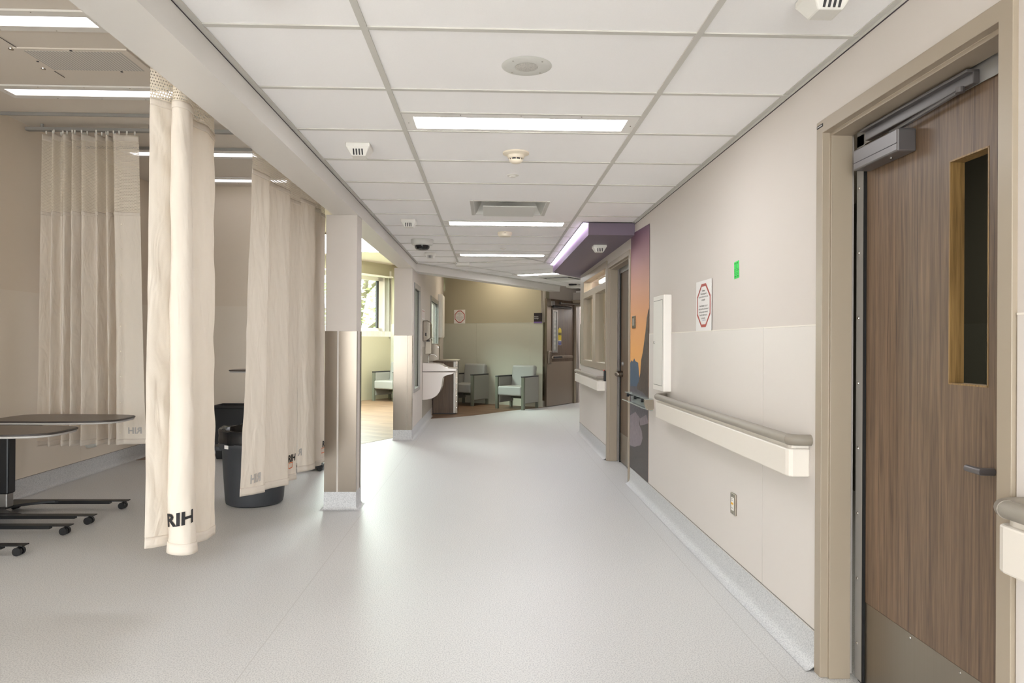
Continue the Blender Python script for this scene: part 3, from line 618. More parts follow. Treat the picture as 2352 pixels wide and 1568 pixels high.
# ================================================================== DOORS ON THE RIGHT
def door_frame(r, y0, y1, zt, depth=.115):
    X = XR - .015
    # stepped profile in (x from wall face, y inset)
    prof = [(XR + .005, 0), (X, 0), (X, .052), (X + .030, .052), (X + .030, .066), (X + depth, .066), (X + depth, .02), (XR + .005, .02)]
    b = MB()
    rings = []
    for (ya, yb, z) in ((y1, -1, 0), (y1, -1, zt), (y0, 1, zt), (y0, 1, 0)):
        rings.append([b.bm.verts.new((x, ya + yb * d, (z - d) if z else 0)) for x, d in prof])
    n = len(prof)
    for i in range(3):
        for k in range(n): b.bm.faces.new((rings[i][k], rings[i][(k + 1) % n], rings[i + 1][(k + 1) % n], rings[i + 1][k]))
    b.bm.faces.new(rings[0]); b.bm.faces.new(rings[-1][::-1])
    return b.build('door_frame', 'frame', r, bevel=.002)
# --- door 1
r1 = sthing('door_1', 'big walnut door in a taupe steel frame at the right edge', (XR, 2.3, 0))
door_frame(r1, D1[0], D1[1], D1[2])
LX = 1.457
b = MB(); wall_cells(b, fmat((LX, 1.80, 0), (0, 1, 0)), 2.712 - 1.80, -.045, .012, 2.135, [(2.025 - 1.80, 2.203 - 1.80, 1.198, 1.905)])
leaf = b.build('door_leaf', 'walnut', r1)
b = MB(); h = (2.025, 2.203, 1.198, 1.905); e = .004
for y0, y1, z0, z1 in ((h[1] - e, h[1] + .001, h[2], h[3]), (h[0] - .001, h[0] + e, h[2], h[3]), (h[0], h[1], h[2] - .001, h[2] + e), (h[0], h[1], h[3] - e, h[3] + .001)): b.box(LX - .001, LX + .046, y0, y1, z0, z1)
b.build('cutout_edge', 'edge', leaf, label='raw wood core edge around the door window opening')
b = MB(); b.box(LX - .002, LX, 1.85, 2.705, .014, .325); kp = b.build('kick_plate', 'steel_d', leaf)
b = MB()
for y in (2.70, 2.40, 2.14, 1.9):
    for z in (.31, .04): b.lathe([(.001, .003), (.004, .002), (.005, 0)], n=8, mx=Matrix.Translation((LX - .002, y, z)) @ Matrix.Rotation(-PI / 2, 4, 'Y'))
b.build('kick_plate_screw', 'screw', kp, split=True)
b = MB(); b.box(1.446, 1.449, 2.700, 2.752, .012, 2.14); b.box(1.449, 1.462, 2.742, 2.752, .012, 2.14); st = b.build('gasket_strip', 'alu', r1)
b = MB(); b.box(1.446, 1.449, 1.80, 2.752, 2.098, 2.175); b.box(1.449, 1.52, 1.80, 2.752, 2.137, 2.21); b.build('gasket_strip', 'alu', r1)
b = MB()
for k in range(8): b.lathe([(.001, .004), (.004, .003), (.006, 0)], n=10, mx=Matrix.Translation((1.446, 2.735, .15 + k * .255)) @ Matrix.Rotation(-PI / 2, 4, 'Y'))
b.build('strip_screw', 'screw', st, split=True)
b = MB(); b.box(1.455, 1.52, 2.712, 2.745, .0, 2.14); b.box(1.4455, 1.456, 2.695, 2.701, .012, 2.0); b.build('hinge_gap_seal', 'rubber', r1)
cl = MB(); cl.box(1.388, 1.4555, 2.376, 2.672, 1.985, 2.065); clo = cl.build('door_closer', 'closer', r1, bevel=.006)
b = MB(); b.box(1.3875, 1.389, 2.38, 2.668, 2.012, 2.0145); b.build('closer_groove', 'slot', clo)
b = MB(); b.lathe([(.001, -.004), (.005, -.003), (.005, 0)], (1.42, 2.47, 1.985), 8); b.build('closer_screw', 'screw', clo)
b = MB(); b.box(1.425, 1.4455, 2.05, 2.655, 2.098, 2.138); b.box(1.405, 1.4455, 2.05, 2.655, 2.130, 2.140); b.build('closer_track', 'closer', r1, bevel=.003)
b = MB(); b.tube([(1.425, 2.48, 2.078), (1.42, 2.10, 2.092)], .008, 8); b.lathe([(.0, 0), (.013, 0), (.013, .016), (0, .016)], (1.42, 2.10, 2.086), 12); b.build('closer_arm', 'closer', r1)
b = MB(); b.box(XR - .0165, XR - .0148, 2.765, 2.815, 2.187, 2.199)
tg = b.build('frame_label', 'inkb', r1, label='small black label strip on the frame corner')
b = MB()
for k in range(7): b.box(XR - .0168, XR - .0164, 2.770 + k * .006, 2.774 + k * .006, 2.191, 2.195)
b.build('label_print', 'paper', tg)
# handle rose reflected/edge of pull seen low on the leaf
b = MB(); b.tube([(LX, 2.0, .955), (LX - .035, 2.005, .955), (LX - .04, 2.06, .957)], [.011, .011, .010], 12); b.build('door_handle', 'closer', leaf, smooth=True)
# room behind door 1
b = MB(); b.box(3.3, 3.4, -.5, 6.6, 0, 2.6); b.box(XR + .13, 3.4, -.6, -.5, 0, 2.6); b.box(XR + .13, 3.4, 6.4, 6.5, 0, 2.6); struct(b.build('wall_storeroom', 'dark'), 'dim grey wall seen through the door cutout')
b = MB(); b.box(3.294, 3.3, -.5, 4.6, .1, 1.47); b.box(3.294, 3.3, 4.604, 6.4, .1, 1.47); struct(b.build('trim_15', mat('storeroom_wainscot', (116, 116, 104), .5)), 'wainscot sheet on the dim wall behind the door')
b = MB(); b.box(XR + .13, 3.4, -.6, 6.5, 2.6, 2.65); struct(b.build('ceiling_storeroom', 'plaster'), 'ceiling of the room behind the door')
b = MB(); b.box(2.2, 2.8, 3.0, 3.6, 2.57, 2.598); tag(b.build('storeroom_fill_light', 'em_s'), 'dim unseen fill light added in the room behind the near door', 'ceiling light')  # unseen lamp added so the room behind the cutout is not black
# --- door 2
r2 = sthing('door_2', 'brown door with a steel knob between the mural and the office window', (XR, 7.3, 0))
door_frame(r2, D2[0], D2[1], D2[2])
b = MB(); b.box(LX, LX + .045, 6.72, 7.872, .012, 2.135); leaf2 = b.build('door_leaf', 'walnut2', r2)
b = MB(); b.box(LX - .002, LX, 6.75, 7.85, .014, .33); b.build('kick_plate', 'steel_d', leaf2)
b = MB(); b.box(1.446, 1.449, 7.86, 7.905, .012, 2.14); b.box(1.446, 1.449, 6.72, 7.905, 2.10, 2.175); b.box(1.449, 1.52, 6.72, 7.905, 2.137, 2.21); st = b.build('gasket_strip', 'alu', r2)
b = MB()
for k in range(8): b.box(1.4445, 1.4462, 7.882, 7.890, .10 + k * .26, .108 + k * .26)
b.build('strip_screw', 'slot', st, split=True)
b = MB(); b.box(1.4465, 1.462, 7.84, 7.861, .0, 2.14); b.build('hinge_gap_seal', 'rubber', r2)
b = MB(); b.tube([(LX, 7.74, .985), (LX - .045, 7.74, .985), (LX - .06, 7.74, .985), (LX - .075, 7.745, .985), (LX - .085, 7.75, .985)], [.034, .032, .030, .022, .006], 20); b.build('door_knob', 'steel', leaf2, smooth=True)
b = MB(); b.tube([(LX, 7.7, 1.10), (LX - .018, 7.7, 1.10)], [.022, .018], 16); b.build('deadbolt', 'alu', leaf2)
# ================================================================== OFFICE WINDOW (right)
r = sthing('window_5', 'taupe framed office window with blinds in the right wall', (XR, 9.1, 1.0))
b = MB(); X0, X1 = XR - .018, XR + .10
for ya, yb, za, zb in ((8.0, 10.235, 2.18, 2.262), (8.0, 10.235, 1.008, 1.088), (9.93, 10.235, 1.088, 2.18), (8.0, 8.06, 1.088, 2.18), (8.06, 9.93, 1.945, 2.03), (8.82, 9.06, 1.088, 1.945)):
    b.box(X0 if za != 1.088 or yb > 10 else X0, X1, ya, yb, za, zb)
b.build('window_frame', 'frame', r, bevel=.003)
for ya, yb, za, zb in ((8.06, 8.82, 1.088, 1.945), (9.06, 9.93, 1.088, 1.945), (8.06, 9.93, 2.03, 2.18)):
    b = MB(); b.box(XR + .03, XR + .036, ya, yb, za, zb); b.build('glass_pane', 'glass_ar', r)
for ya, yb in ((8.06, 8.82), (9.06, 9.93)):
    b = MB(); b.box(XR + .11, XR + .113, ya - .02, yb + .02, 1.10, 2.0); b.build('window_blind', 'blind', r)
    b = MB(); b.box(XR, XR + .12, ya, yb, 1.085, 1.090); b.build('window_sill', 'white2', r)
# lit office behind
b = MB(); b.box(2.2, 2.3, 7.99, 11.5, 0, 2.5); b.box(XR + .13, 2.3, 7.98, 8.0, 0, 2.5); b.box(XR + .13, 2.3, 7.98, 11.5, 2.5, 2.55); struct(b.build('wall_office', mat('office_paint', (220, 200, 182), .5)), 'warm wall of the office behind the right window')
b = MB(); b.box(1.57, 1.63, 8.5, 10.2, 2.19, 2.23); tag(b.build('office_light', emit('office_lens', (255, 250, 240), 16)), 'thin bright strip light inside the office, behind the glass', 'strip light')
# ================================================================== MURAL
r = thing('wall_mural', 'tall printed sunset mural with a dark sea stack', 'mural', (XR, 6.27, 1.25))
X = XR - .003
m = bpy.data.materials.new('mural_sky'); m.use_nodes = True; nt = m.node_tree; tc = nt.nodes.new('ShaderNodeTexCoord'); sx = nt.nodes.new('ShaderNodeSeparateXYZ'); nt.links.new(tc.outputs['Object'], sx.inputs[0])
mr = nt.nodes.new('ShaderNodeMapRange'); mr.inputs[1].default_value = -.12; mr.inputs[2].default_value = 1.1; nt.links.new(sx.outputs[2], mr.inputs[0]); cr = nt.nodes.new('ShaderNodeValToRGB')
cr.color_ramp.elements[0].color = lin((228, 166, 90)); cr.color_ramp.elements[1].color = lin((104, 70, 96)); 
for p_, c_ in ((.3, (214, 152, 96)), (.55, (190, 138, 112)), (.8, (146, 100, 108))):
    q = cr.color_ramp.elements.new(p_); q.color = lin(c_)
nt.links.new(mr.outputs[0], cr.inputs[0]); nt.links.new(cr.outputs[0], nt.nodes['Principled BSDF'].inputs['Base Color']); nt.nodes['Principled BSDF'].inputs['Roughness'].default_value = .5
M['mural_hill'] = mat('mural_hill', (60, 80, 104), .5, noise=.2, nscale=8)
M['mural_rock'] = mat('mural_rock', (70, 54, 46), .5, noise=.95, nscale=34); M['mural_sea'] = mat('mural_sea', (82, 76, 84), .5, noise=.6, nscale=30)
M['mural_foam'] = mat('mural_foam', (128, 116, 122), .5, noise=.3, nscale=26); M['mural_rock2'] = mat('mural_rock_low', (66, 58, 56), .5, noise=.45, nscale=40)
def mur(pts, lift, m, name):
    b = MB()
    for p0 in (pts,): b.prism([(-y, z) for y, z in p0], 0, .0006, Matrix(((0, 0, -1, X - lift), (-1, 0, 0, 0), (0, 1, 0, 0), (0, 0, 0, 1))))
    return b.build(name, m, r)
Y0m, Y1m = 5.872, 6.653
mur([(Y0m, .165), (Y1m, .165), (Y1m, 2.352), (Y0m, 2.325)], 0, m, 'mural_sky_print')
mur([(Y1m, 1.14), (6.58, 1.165), (6.54, 1.15), (6.47, 1.185), (6.42, 1.16), (6.3, 1.15), (6.2, .9), (Y1m, .9)], .0008, 'mural_hill', 'mural_hill_print')
mur([(Y1m, .92), (6.2, .94), (Y0m, .96), (Y0m, .165), (Y1m, .165)], .0014, 'mural_sea', 'mural_sea_print')
mur([(Y0m, 1.615), (5.90, 1.60), (5.95, 1.54), (6.0, 1.42), (6.1, 1.25), (6.17, 1.17), (6.2, 1.06), (6.27, .98), (6.35, .93), (6.33, .91), (6.1, .90), (Y0m, .86)], .0020, 'mural_rock', 'mural_rock_print')
mur([(Y1m, .64), (6.4, .7), (6.2, .66), (5.95, .72), (Y0m, .66), (Y0m, .5), (6.05, .50), (6.2, .42), (6.4, .38), (Y1m, .36)], .0020, 'mural_foam', 'mural_foam_print')
mur([(Y1m, .352), (6.45, .37), (6.3, .405), (6.16, .43), (6.09, .50), (6.12, .56), (6.22, .60), (6.25, .66), (6.19, .60), (6.0, .63), (Y0m, .655), (Y0m, .165), (Y1m, .165)], .0026, 'mural_rock2', 'mural_shore_print')
r = thing('switch_plate', 'small steel switch plate on the orange part of the mural', 'switch', (XR, 6.48, 1.52))
b = MB(); b.box(XR - .012, XR - .004, 6.405, 6.55, 1.462, 1.575); b.build('plate', 'steel', r, bevel=.003)
b = MB(); b.box(XR - .014, XR - .011, 6.44, 6.515, 1.485, 1.553); b.build('switch', 'rail_c', r)
# acrylic dispenser with three black knobs
r = thing('acrylic_rack', 'clear acrylic wall rack with three black knobs across the mural', 'wall rack', (XR, 6.1, .82))
b = MB(); pr = [(XR - .004, .775), (XR - .02, .772), (XR - .105, .80), (XR - .10, .806), (XR - .022, .782), (XR - .012, .782), (XR - .012, .86), (XR - .075, .868), (XR - .075, .872), (XR - .004, .872)]
mxq = Matrix(((1, 0, 0, 0), (0, 0, 1, 0), (0, 1, 0, 0), (0, 0, 0, 1)))
b.prism(pr, 5.71, 6.55, mxq); b.build('trough', 'acryl', r)
b = MB(); b.prism([(XR - .002, .782), (XR - .002, .868), (XR - .082, .866), (XR - .082, .83), (XR - .062, .784)], 5.68, 5.705, mxq); ep = b.build('end_plate', 'steel_d', r, label='dull metal end plate')
b = MB()
for x, z in ((XR - .01, .86), (XR - .01, .79), (XR - .072, .858), (XR - .055, .79), (XR - .055, .822)): b.tube([(x, 5.68, z), (x, 5.677, z)], .004, 8)
b.build('plate_bolt', 'screw', ep, split=True)
for y in (5.80, 6.10, 6.42):
    b = MB(); b.tube([(XR - .02, y, .853), (XR - .066, y, .853)], .008, 10); b.tube([(XR - .06, y, .853), (XR - .084, y, .853)], .017, 14); b.build('knob', 'black', r, bevel=.003)
# ================================================================== THINGS ON THE RIGHT WALL
def handrail(name, y0, y1, label, near_cap=True, wrap=False):
    r = thing(name, label, 'handrail', (XR, (y0 + y1) / 2, .9), 0, 'wall handrails')
    zc, R, X = .925, .022, XR - .082
    def rnd(yA, s):   # elbow from the wall to the tube
        return [(XR - .004, yA, zc), (XR - .03, yA, zc), (XR - .055, yA + s * .004, zc), (X + .008, yA + s * .014, zc), (X, yA + s * .034, zc)]
    pts = rnd(y0, 1) + [(X, lerp(y0, y1, k / 6), zc) for k in range(1, 6)] + rnd(y1, -1)[::-1]
    b = MB(); b.tube(pts, R, 16); b.build('rail_tube', 'rail', r, smooth=True)
    for yy, s in ((y0, 1), (y1, -1)):
        b = MB(); b.tube(rnd(yy, s), R + .0015, 16); b.build('end_cap', 'rail_c', r, smooth=True)
    b = MB()
    def pl(off, c):
        xo = X - .012 + off
        return [(XR - .003, y0 + .004), (XR - .02 - c * 0, y0 + .004), (xo + .02, y0 + .006), (xo + .006, y0 + .016), (xo, y0 + .035), (xo, y1 - .035), (xo + .006, y1 - .016), (xo + .02, y1 - .006), (XR - .003, y1 - .004)]
    b.prism(pl(0, 0), .772, .888); b.build('bumper_panel', 'bumper', r, bevel=.006)
    b = MB(); b.prism([(q[0] if q[0] > XR - .01 else q[0] + .016, q[1] + (.012 if q[1] < (y0 + y1) / 2 else -.012)) for q in pl(0, 0)], .886, .905); b.build('rail_spacer', 'bumper', r)
    return r
handrail('handrail', 2.885, 5.27, 'long taupe handrail with cream bumper between the access panel and the near door')
handrail('handrail', -1.2, 1.70, 'handrail end cut by the right edge of the picture')
handrail('handrail', 8.12, 10.30, 'far short handrail under the office window')
r = thing('service_cabinet', 'tall white surface-mounted cabinet door above the acrylic rack', 'access panel', (XR, 5.31, 1.32))
b = MB(); b.box(XR - .06, XR, 5.145, 5.475, .968, 1.682); b.build('cabinet_box', 'white2', r, bevel=.005)
b = MB(); b.box(XR - .0615, XR - .059, 5.185, 5.455, 1.01, 1.645); d = b.build('cabinet_door', 'white', r, bevel=.001)
b = MB(); b.box(XR - .0607, XR - .0595, 5.181, 5.459, 1.006, 1.649); b.build('door_gap', 'caulk', r, split=True)
b = MB(); b.tube([(XR - .061, 5.43, 1.33), (XR - .068, 5.43, 1.33)], [.011, .009], 14); b.build('lock', 'screw', d)
def octsign(org, d, w, h, label, face=-1):
    # org: lower left corner as seen; d: direction to the right as seen
    r = thing('notice_sign', label, 'notice', (org[0], org[1], org[2]), 0, 'violence policy notices')
    d = Vector(d); n = Vector((d.y, -d.x, 0))     # towards the viewer
    def P(u, v, k=0): q = Vector(org) + d * u + n * k; return Vector((q.x, q.y, org[2] + v))
    b = MB(); 
    v0 = [b.bm.verts.new(P(u, v, .0005)) for u, v in ((0, 0), (w, 0), (w, h), (0, h))]; v1 = [b.bm.verts.new(P(u, v, .002)) for u, v in ((0, 0), (w, 0), (w, h), (0, h))]
    b.bm.faces.new(v1); b.bm.faces.new(v0[::-1])
    for i in range(4): b.bm.faces.new((v0[i], v0[(i + 1) % 4], v1[(i + 1) % 4], v1[i]))
    b.build('sign_sheet', 'paper', r)
    def octo(ins):
        x0, x1, y0, y1 = .02 * w / .31 + ins, w - .015 - ins, .022 + ins, h - .02 - ins; cx = .34 * (x1 - x0) - ins * .0; cy = .29 * (y1 - y0)
        return [(x0 + cx, y0), (x1 - cx, y0), (x1, y0 + cy), (x1, y1 - cy), (x1 - cx, y1), (x0 + cx, y1), (x0, y1 - cy), (x0, y0 + cy)]
    b = MB(); o = [b.bm.verts.new(P(u, v, .0026)) for u, v in octo(0)]; i_ = [b.bm.verts.new(P(u, v, .0026)) for u, v in octo(.017)]
    for k in range(8): b.bm.faces.new((o[k], o[(k + 1) % 8], i_[(k + 1) % 8], i_[k]))
    b.build('red_octagon', 'red', r)
    tx = 'Violence,\nfoul language and\nabusive behaviours are not\nacceptable.\n\nVerbal threats or acts of\nviolence will not be tolerated\nand may result in removal\nfrom the facility and/or\nprosecution.'
    text_on(tx, .0145 * w / .31 * 1.15, lambda x, y: P(w / 2 + x, h - .068 + y, .003), 'ink', r, sp=1.12)
    text_on('Interior Health', .011, lambda x, y: P(w / 2 + .015 + x, .062 + y, .003), 'blue', r)
    return r
octsign((XR - .0045, 4.512, 1.403), (0, -1, 0), .314, .312, 'red octagon notice on the near right wall above the handrail')
pw = cor + V * 1.845; octsign((pw.x - U.x * .006, pw.y - U.y * .006, 1.742), tuple(V), .305, .31, 'red octagon notice on the sage lounge wall')
r = thing('green_sticker', 'bright green printed sticker on the upper right wall', 'sticker', (XR, 3.78, 1.72))
mg = Matrix.Translation((XR - .001, 3.782, 1.722)) @ Matrix.Rotation(-.06, 4, 'X')
b = MB(); b.box(-.0008, 0, -.037, .037, -.046, .046, mg); b.build('sticker_sheet', 'green', r)
b = MB(); mg2 = Matrix.Translation((XR - .0022, 3.782, 1.722)) @ Matrix.Rotation(-.06, 4, 'X')
for y0, y1, z0, z1 in ((.008, .026, .032, .039), (-.026, -.002, .032, .039), (-.030, .032, .004, .006), (-.03, .032, -.006, -.0045), (-.03, .032, -.0165, -.015), (-.028, .032, -.025, -.0228), (.008, .032, -.038, -.031), (-.028, -.006, -.038, -.032),
                       (.008, .009, .010, .028), (-.006, -.005, .010, .028), (-.006, .009, .027, .028), (-.006, .009, .010, .011), (-.03, -.02, -.005, 0), (.024, .032, -.003, .001), (.024, .032, -.014, -.010)): b.box(-.0004, 0, y0, y1, z0, z1, mg2)
b.build('sticker_print', 'greend', r)
r = thing('wall_outlet', 'steel plate electrical outlet with an orange tag low on the right wall', 'outlet', (XR, 3.79, .455))
b = MB(); b.box(XR - .012, XR - .003, 3.755, 3.833, .398, .512); b.build('plate', 'steel_d', r, bevel=.003)
b = MB(); b.box(XR - .0145, XR - .011, 3.777, 3.812, .420, .490); rc = b.build('receptacle', 'white2', r, bevel=.002)
b = MB(); b.box(XR - .0152, XR - .0143, 3.778, 3.811, .452, .463); b.build('orange_tag', 'yorange', rc)
b = MB()
for z in (.475, .484, .434): 
    for y in (3.788, 3.799): b.box(XR - .0149, XR - .0144, y, y + .003, z - .003, z + .002)
for z in (.406, .504): b.box(XR - .0125, XR - .0119, 3.792, 3.796, z - .002, z + .002)
b.build('socket_hole', 'slot', rc, split=True)
r = thing('card_reader', 'black card reader with a red light by the office window', 'card reader', (XR, 8.05, .95))
b = MB(); b.box(XR - .03, XR - .004, 8.015, 8.07, .89, 1.018); b.build('reader_body', 'black', r, bevel=.005)
b = MB(); b.box(XR - .031, XR - .029, 8.03, 8.055, 1.012, 1.017); b.build('reader_led', 'led', r)
# ================================================================== CURTAINS
def catmull(P, n):
    out = []
    Q = [2 * P[0] - P[1]] + P + [2 * P[-1] - P[-2]]
    L = [0]
    for i in range(len(P) - 1): L.append(L[-1] + (P[i + 1] - P[i]).length)
    for k in range(n + 1):
        s = L[-1] * k / n; i = 0
        while i < len(P) - 2 and s > L[i + 1]: i += 1
        t = (s - L[i]) / max(1e-9, L[i + 1] - L[i]); p0, p1, p2, p3 = Q[i:i + 4]
        c = .5 * ((2 * p1) + (p2 - p0) * t + (2 * p0 - 5 * p1 + 4 * p2 - p3) * t * t + (3 * p1 - p0 - 3 * p2 + p3) * t ** 3)
        out.append(c)
    return out, L[-1]
from mathutils import noise as NZ
def curtain(label, top, bot, zh, ztop, znet, group, seed=0, wr=.006, n=240, hooks=0, net_spread=None):
    ctr = sum((Vector(p) for p in bot), Vector((0, 0))) / len(bot)
    r = thing('privacy_curtain', label, 'curtain', (ctr.x, ctr.y, zh[0]), 0, group)
    T, LT = catmull([Vector(p) for p in top], n); B, LB_ = catmull([Vector(p) for p in bot], n)
    Lc = max(LT, LB_)
    def S(k, z, off=0.0):
        f = k / n; h = lerp(zh[0], zh[1], f); z = max(z, h)
        t = (z - zh[0]) / (ztop - zh[0]); t = max(0, min(1, t)); k0 = min(n - 1, int(k)); fr = k - k0
        p = B[k0].lerp(B[k0 + 1], fr).lerp(T[k0].lerp(T[k0 + 1], fr), t ** .8)
        tg = (B[k0 + 1] - B[k0]).lerp(T[k0 + 1] - T[k0], t); tg.normalize(); nn = Vector((tg.y, -tg.x))
        w = wr * (NZ.noise(Vector((f * Lc * 7 + seed, z * 2.2, seed))) * 1.3 + .8 * NZ.noise(Vector((f * Lc * 16 + z * 5 + seed, z * 7, seed + 5)))) * min(1, (1 - t) * 4 + .25)
        p = p + nn * (w + off)
        return Vector((p.x, p.y, z))
    def strip(z0f, z1f, rows, m, name, par):
        b = MB(); grid = []
        uvl = b.bm.loops.layers.uv.new('UVMap')
        for j in range(rows + 1):
            grid.append([b.bm.verts.new(S(k, lerp(z0f(k / n), z1f(k / n), j / rows))) for k in range(n + 1)])
        for j in range(rows):
            for k in range(n):
                f = b.bm.faces.new((grid[j][k], grid[j][k + 1], grid[j + 1][k + 1], grid[j + 1][k])); 
                for lp, (kk, jj) in zip(f.loops, ((k, j), (k + 1, j), (k + 1, j + 1), (k, j + 1))): lp[uvl].uv = (kk / n * Lc, grid[jj][kk].co.z)
        o = b.build(name, m, par); 
        for p_ in o.data.polygons: p_.use_smooth = True
        return o
    hem = lambda f: lerp(zh[0], zh[1], f)
    strip(lambda f: hem(f) + .045, lambda f: znet - .03, 90, 'cloth', 'fabric_panel', r)
    o = strip(hem, lambda f: hem(f) + .045, 3, 'cloth', 'bottom_hem', r)
    sd = o.modifiers.new('thick', 'SOLIDIFY'); sd.thickness = .003
    o = strip(lambda f: znet - .03, lambda f: znet, 3, 'cloth', 'header_band', r); sd = o.modifiers.new('thick', 'SOLIDIFY'); sd.thickness = .003
    strip(lambda f: znet, lambda f: ztop - .05, 16, 'net', 'net_header', r)
    o = strip(lambda f: ztop - .05, lambda f: ztop, 3, 'cloth', 'top_band', r); sd = o.modifiers.new('thick', 'SOLIDIFY'); sd.thickness = .003
    if hooks:
        for i in range(hooks):
            p = S((i + .5) * n / hooks, ztop - .006); b = MB(); b.tube([p, p + Vector((0, 0, .022))], .003, 6); b.tube([p + Vector((0, 0, .018)), p + Vector((0, 0, .04))], .0065, 8); b.build('curtain_hook', 'white', r)
    return r, S, Lc
def curtain_text(r, S, Lc, txt, size, k, z, m, mirror=False, off=.004, n=240, tilt=0, side=1):
    return text_on(txt, size, lambda x, y: S(k + side * x / Lc * n, z + y + tilt * x, off), m, r, bold=size * .035, mirror=mirror)
# near curtain: bunched beside the beam
botA = [(-1.418, 2.955), (-1.395, 2.985), (-1.36, 3.05), (-1.338, 3.10), (-1.352, 3.065), (-1.348, 3.01), (-1.325, 2.98), (-1.285, 2.975), (-1.252, 3.0), (-1.246, 3.05), (-1.275, 3.12), (-1.33, 3.19), (-1.345, 3.26), (-1.325, 3.33), (-1.33, 3.40), (-1.342, 3.51)]
topA = [(-1.425, 3.0), (-1.405, 3.02), (-1.375, 3.07), (-1.352, 3.11), (-1.362, 3.08), (-1.362, 3.05), (-1.345, 3.03), (-1.315, 3.035), (-1.302, 3.06), (-1.305, 3.10), (-1.33, 3.15), (-1.36, 3.22), (-1.37, 3.29), (-1.355, 3.36), (-1.36, 3.45), (-1.375, 3.54)]
rA, SA, LA = curtain('tall cream privacy curtain nearest the viewer, hanging bunched by the beam', topA, botA, (.465, .375), 3.05, 2.335, 'open cream curtains along the beam', 1, .007)
# second curtain
botB = [(-1.437, 4.12), (-1.417, 4.19), (-1.392, 4.28), (-1.374, 4.36), (-1.390, 4.41), (-1.418, 4.45), (-1.417, 4.53), (-1.407, 4.62), (-1.382, 4.75), (-1.367, 4.85), (-1.402, 4.91), (-1.442, 4.98), (-1.454, 5.08), (-1.442, 5.18), (-1.427, 5.27)]
topB = [(-1.402, 4.24), (-1.392, 4.30), (-1.377, 4.37), (-1.364, 4.43), (-1.374, 4.46), (-1.392, 4.49), (-1.392, 4.55), (-1.387, 4.62), (-1.367, 4.75), (-1.357, 4.82), (-1.382, 4.88), (-1.412, 4.95), (-1.420, 5.04), (-1.402, 5.12), (-1.387, 5.20)]
rB, SB, LBB = curtain('second cream privacy curtain hanging in front of the grey round bin', topB, botB, (.425, .305), 3.05, 2.34, 'open cream curtains along the beam', 9, .005)
botC = [(-1.435, 5.32), (-1.405, 5.38), (-1.385, 5.42), (-1.372, 5.51), (-1.37, 5.58), (-1.395, 5.62), (-1.405, 5.67), (-1.385, 5.75), (-1.375, 5.82), (-1.40, 5.87), (-1.41, 5.95), (-1.40, 6.07)]
topC = [(-1.42, 5.28), (-1.398, 5.35), (-1.382, 5.41), (-1.37, 5.49), (-1.37, 5.54), (-1.39, 5.58), (-1.40, 5.63), (-1.385, 5.71), (-1.375, 5.77), (-1.39, 5.82), (-1.40, 5.89), (-1.395, 5.98)]
rC, SCc, LCC = curtain('third cream privacy curtain hanging against the steel-clad pillar', topC, botC, (.345, .30), 3.05, 2.39, 'open cream curtains along the beam', 17, .005)
# gathered curtain at the bay side wall
random.seed(3); bl, tl = [], []; x = -3.79; k = 0
while x < -3.10:
    amp = .045 + random.random() * .065; s = 1 if k % 2 else -1
    bl.append((x, 6.10 + s * amp)); tl.append((lerp(-3.78, -3.16, (x + 3.79) / .69), 6.10 + s * amp * .6)); x += .026 + random.random() * .05; k += 1
bl += [(-3.07, 6.05), (-2.99, 6.045), (-2.90, 6.07)]; tl += [(-3.12, 6.07), (-3.06, 6.07), (-2.99, 6.09)]
rD, SD, LD = curtain('beige gathered privacy curtain with net top against the bay side wall', tl, bl, (.43, .45), 3.055, 2.405, None, 31, .004, hooks=28)
for z in (.55, .80, 1.02, 1.23, 1.44, 1.65, 1.87, 2.09, 2.3, 2.52, 2.74):
    p = SD(221.5, z, .003); b = MB(); b.lathe([(.001, .004), (.006, .003), (.0075, 0)], n=10, mx=Matrix.Translation(p) @ Matrix.Rotation(PI / 2, 4, 'X')); b.build('snap_button', 'cream', rD)
curtain_text(rA, SA, LA, 'RIH', .074, 88, .555, 'inkb', tilt=.12)
curtain_text(rB, SB, LBB, 'RIH', .070, 29, .482, 'inkg', mirror=True)
curtain_text(rB, SB, LBB, 'RIH', .070, 223, .452, 'inkb')
curtain_text(rC, SCc, LCC, 'R', .070, 8, .470, 'inkg', mirror=True)
curtain_text(rC, SCc, LCC, 'RI', .070, 226, .436, 'inkb')
curtain_text(rD, SD, LD, 'RIH', .072, 232.5, .54, 'inkg', mirror=True)
def outline(r, S, Lc, k, z, w, h):
    b = MB(); out = []
    for ins in (0, .006):
        a, c = w / 2 - ins, h / 2 - ins; q = .012 - ins * .8; pts = []
        for sx, sy, a0 in ((1, 1, 0), (-1, 1, PI / 2), (-1, -1, PI), (1, -1, 3 * PI / 2)):
            for t in (0, .5, 1): pts.append((sx * (a - q) + q * math.cos(a0 + t * PI / 2), sy * (c - q) + q * math.sin(a0 + t * PI / 2)))
        out.append([b.bm.verts.new(S(k + x / Lc * 240, z + y, .005)) for x, y in pts])
    n = len(out[0])
    for i in range(n): b.bm.faces.new((out[0][i], out[0][(i + 1) % n], out[1][(i + 1) % n], out[1][i]))
    b.build('orange_outline', 'orange', r)
outline(rB, SB, LBB, 219, .425, .075, .045); outline(rC, SCc, LCC, 222, .408, .10, .045)
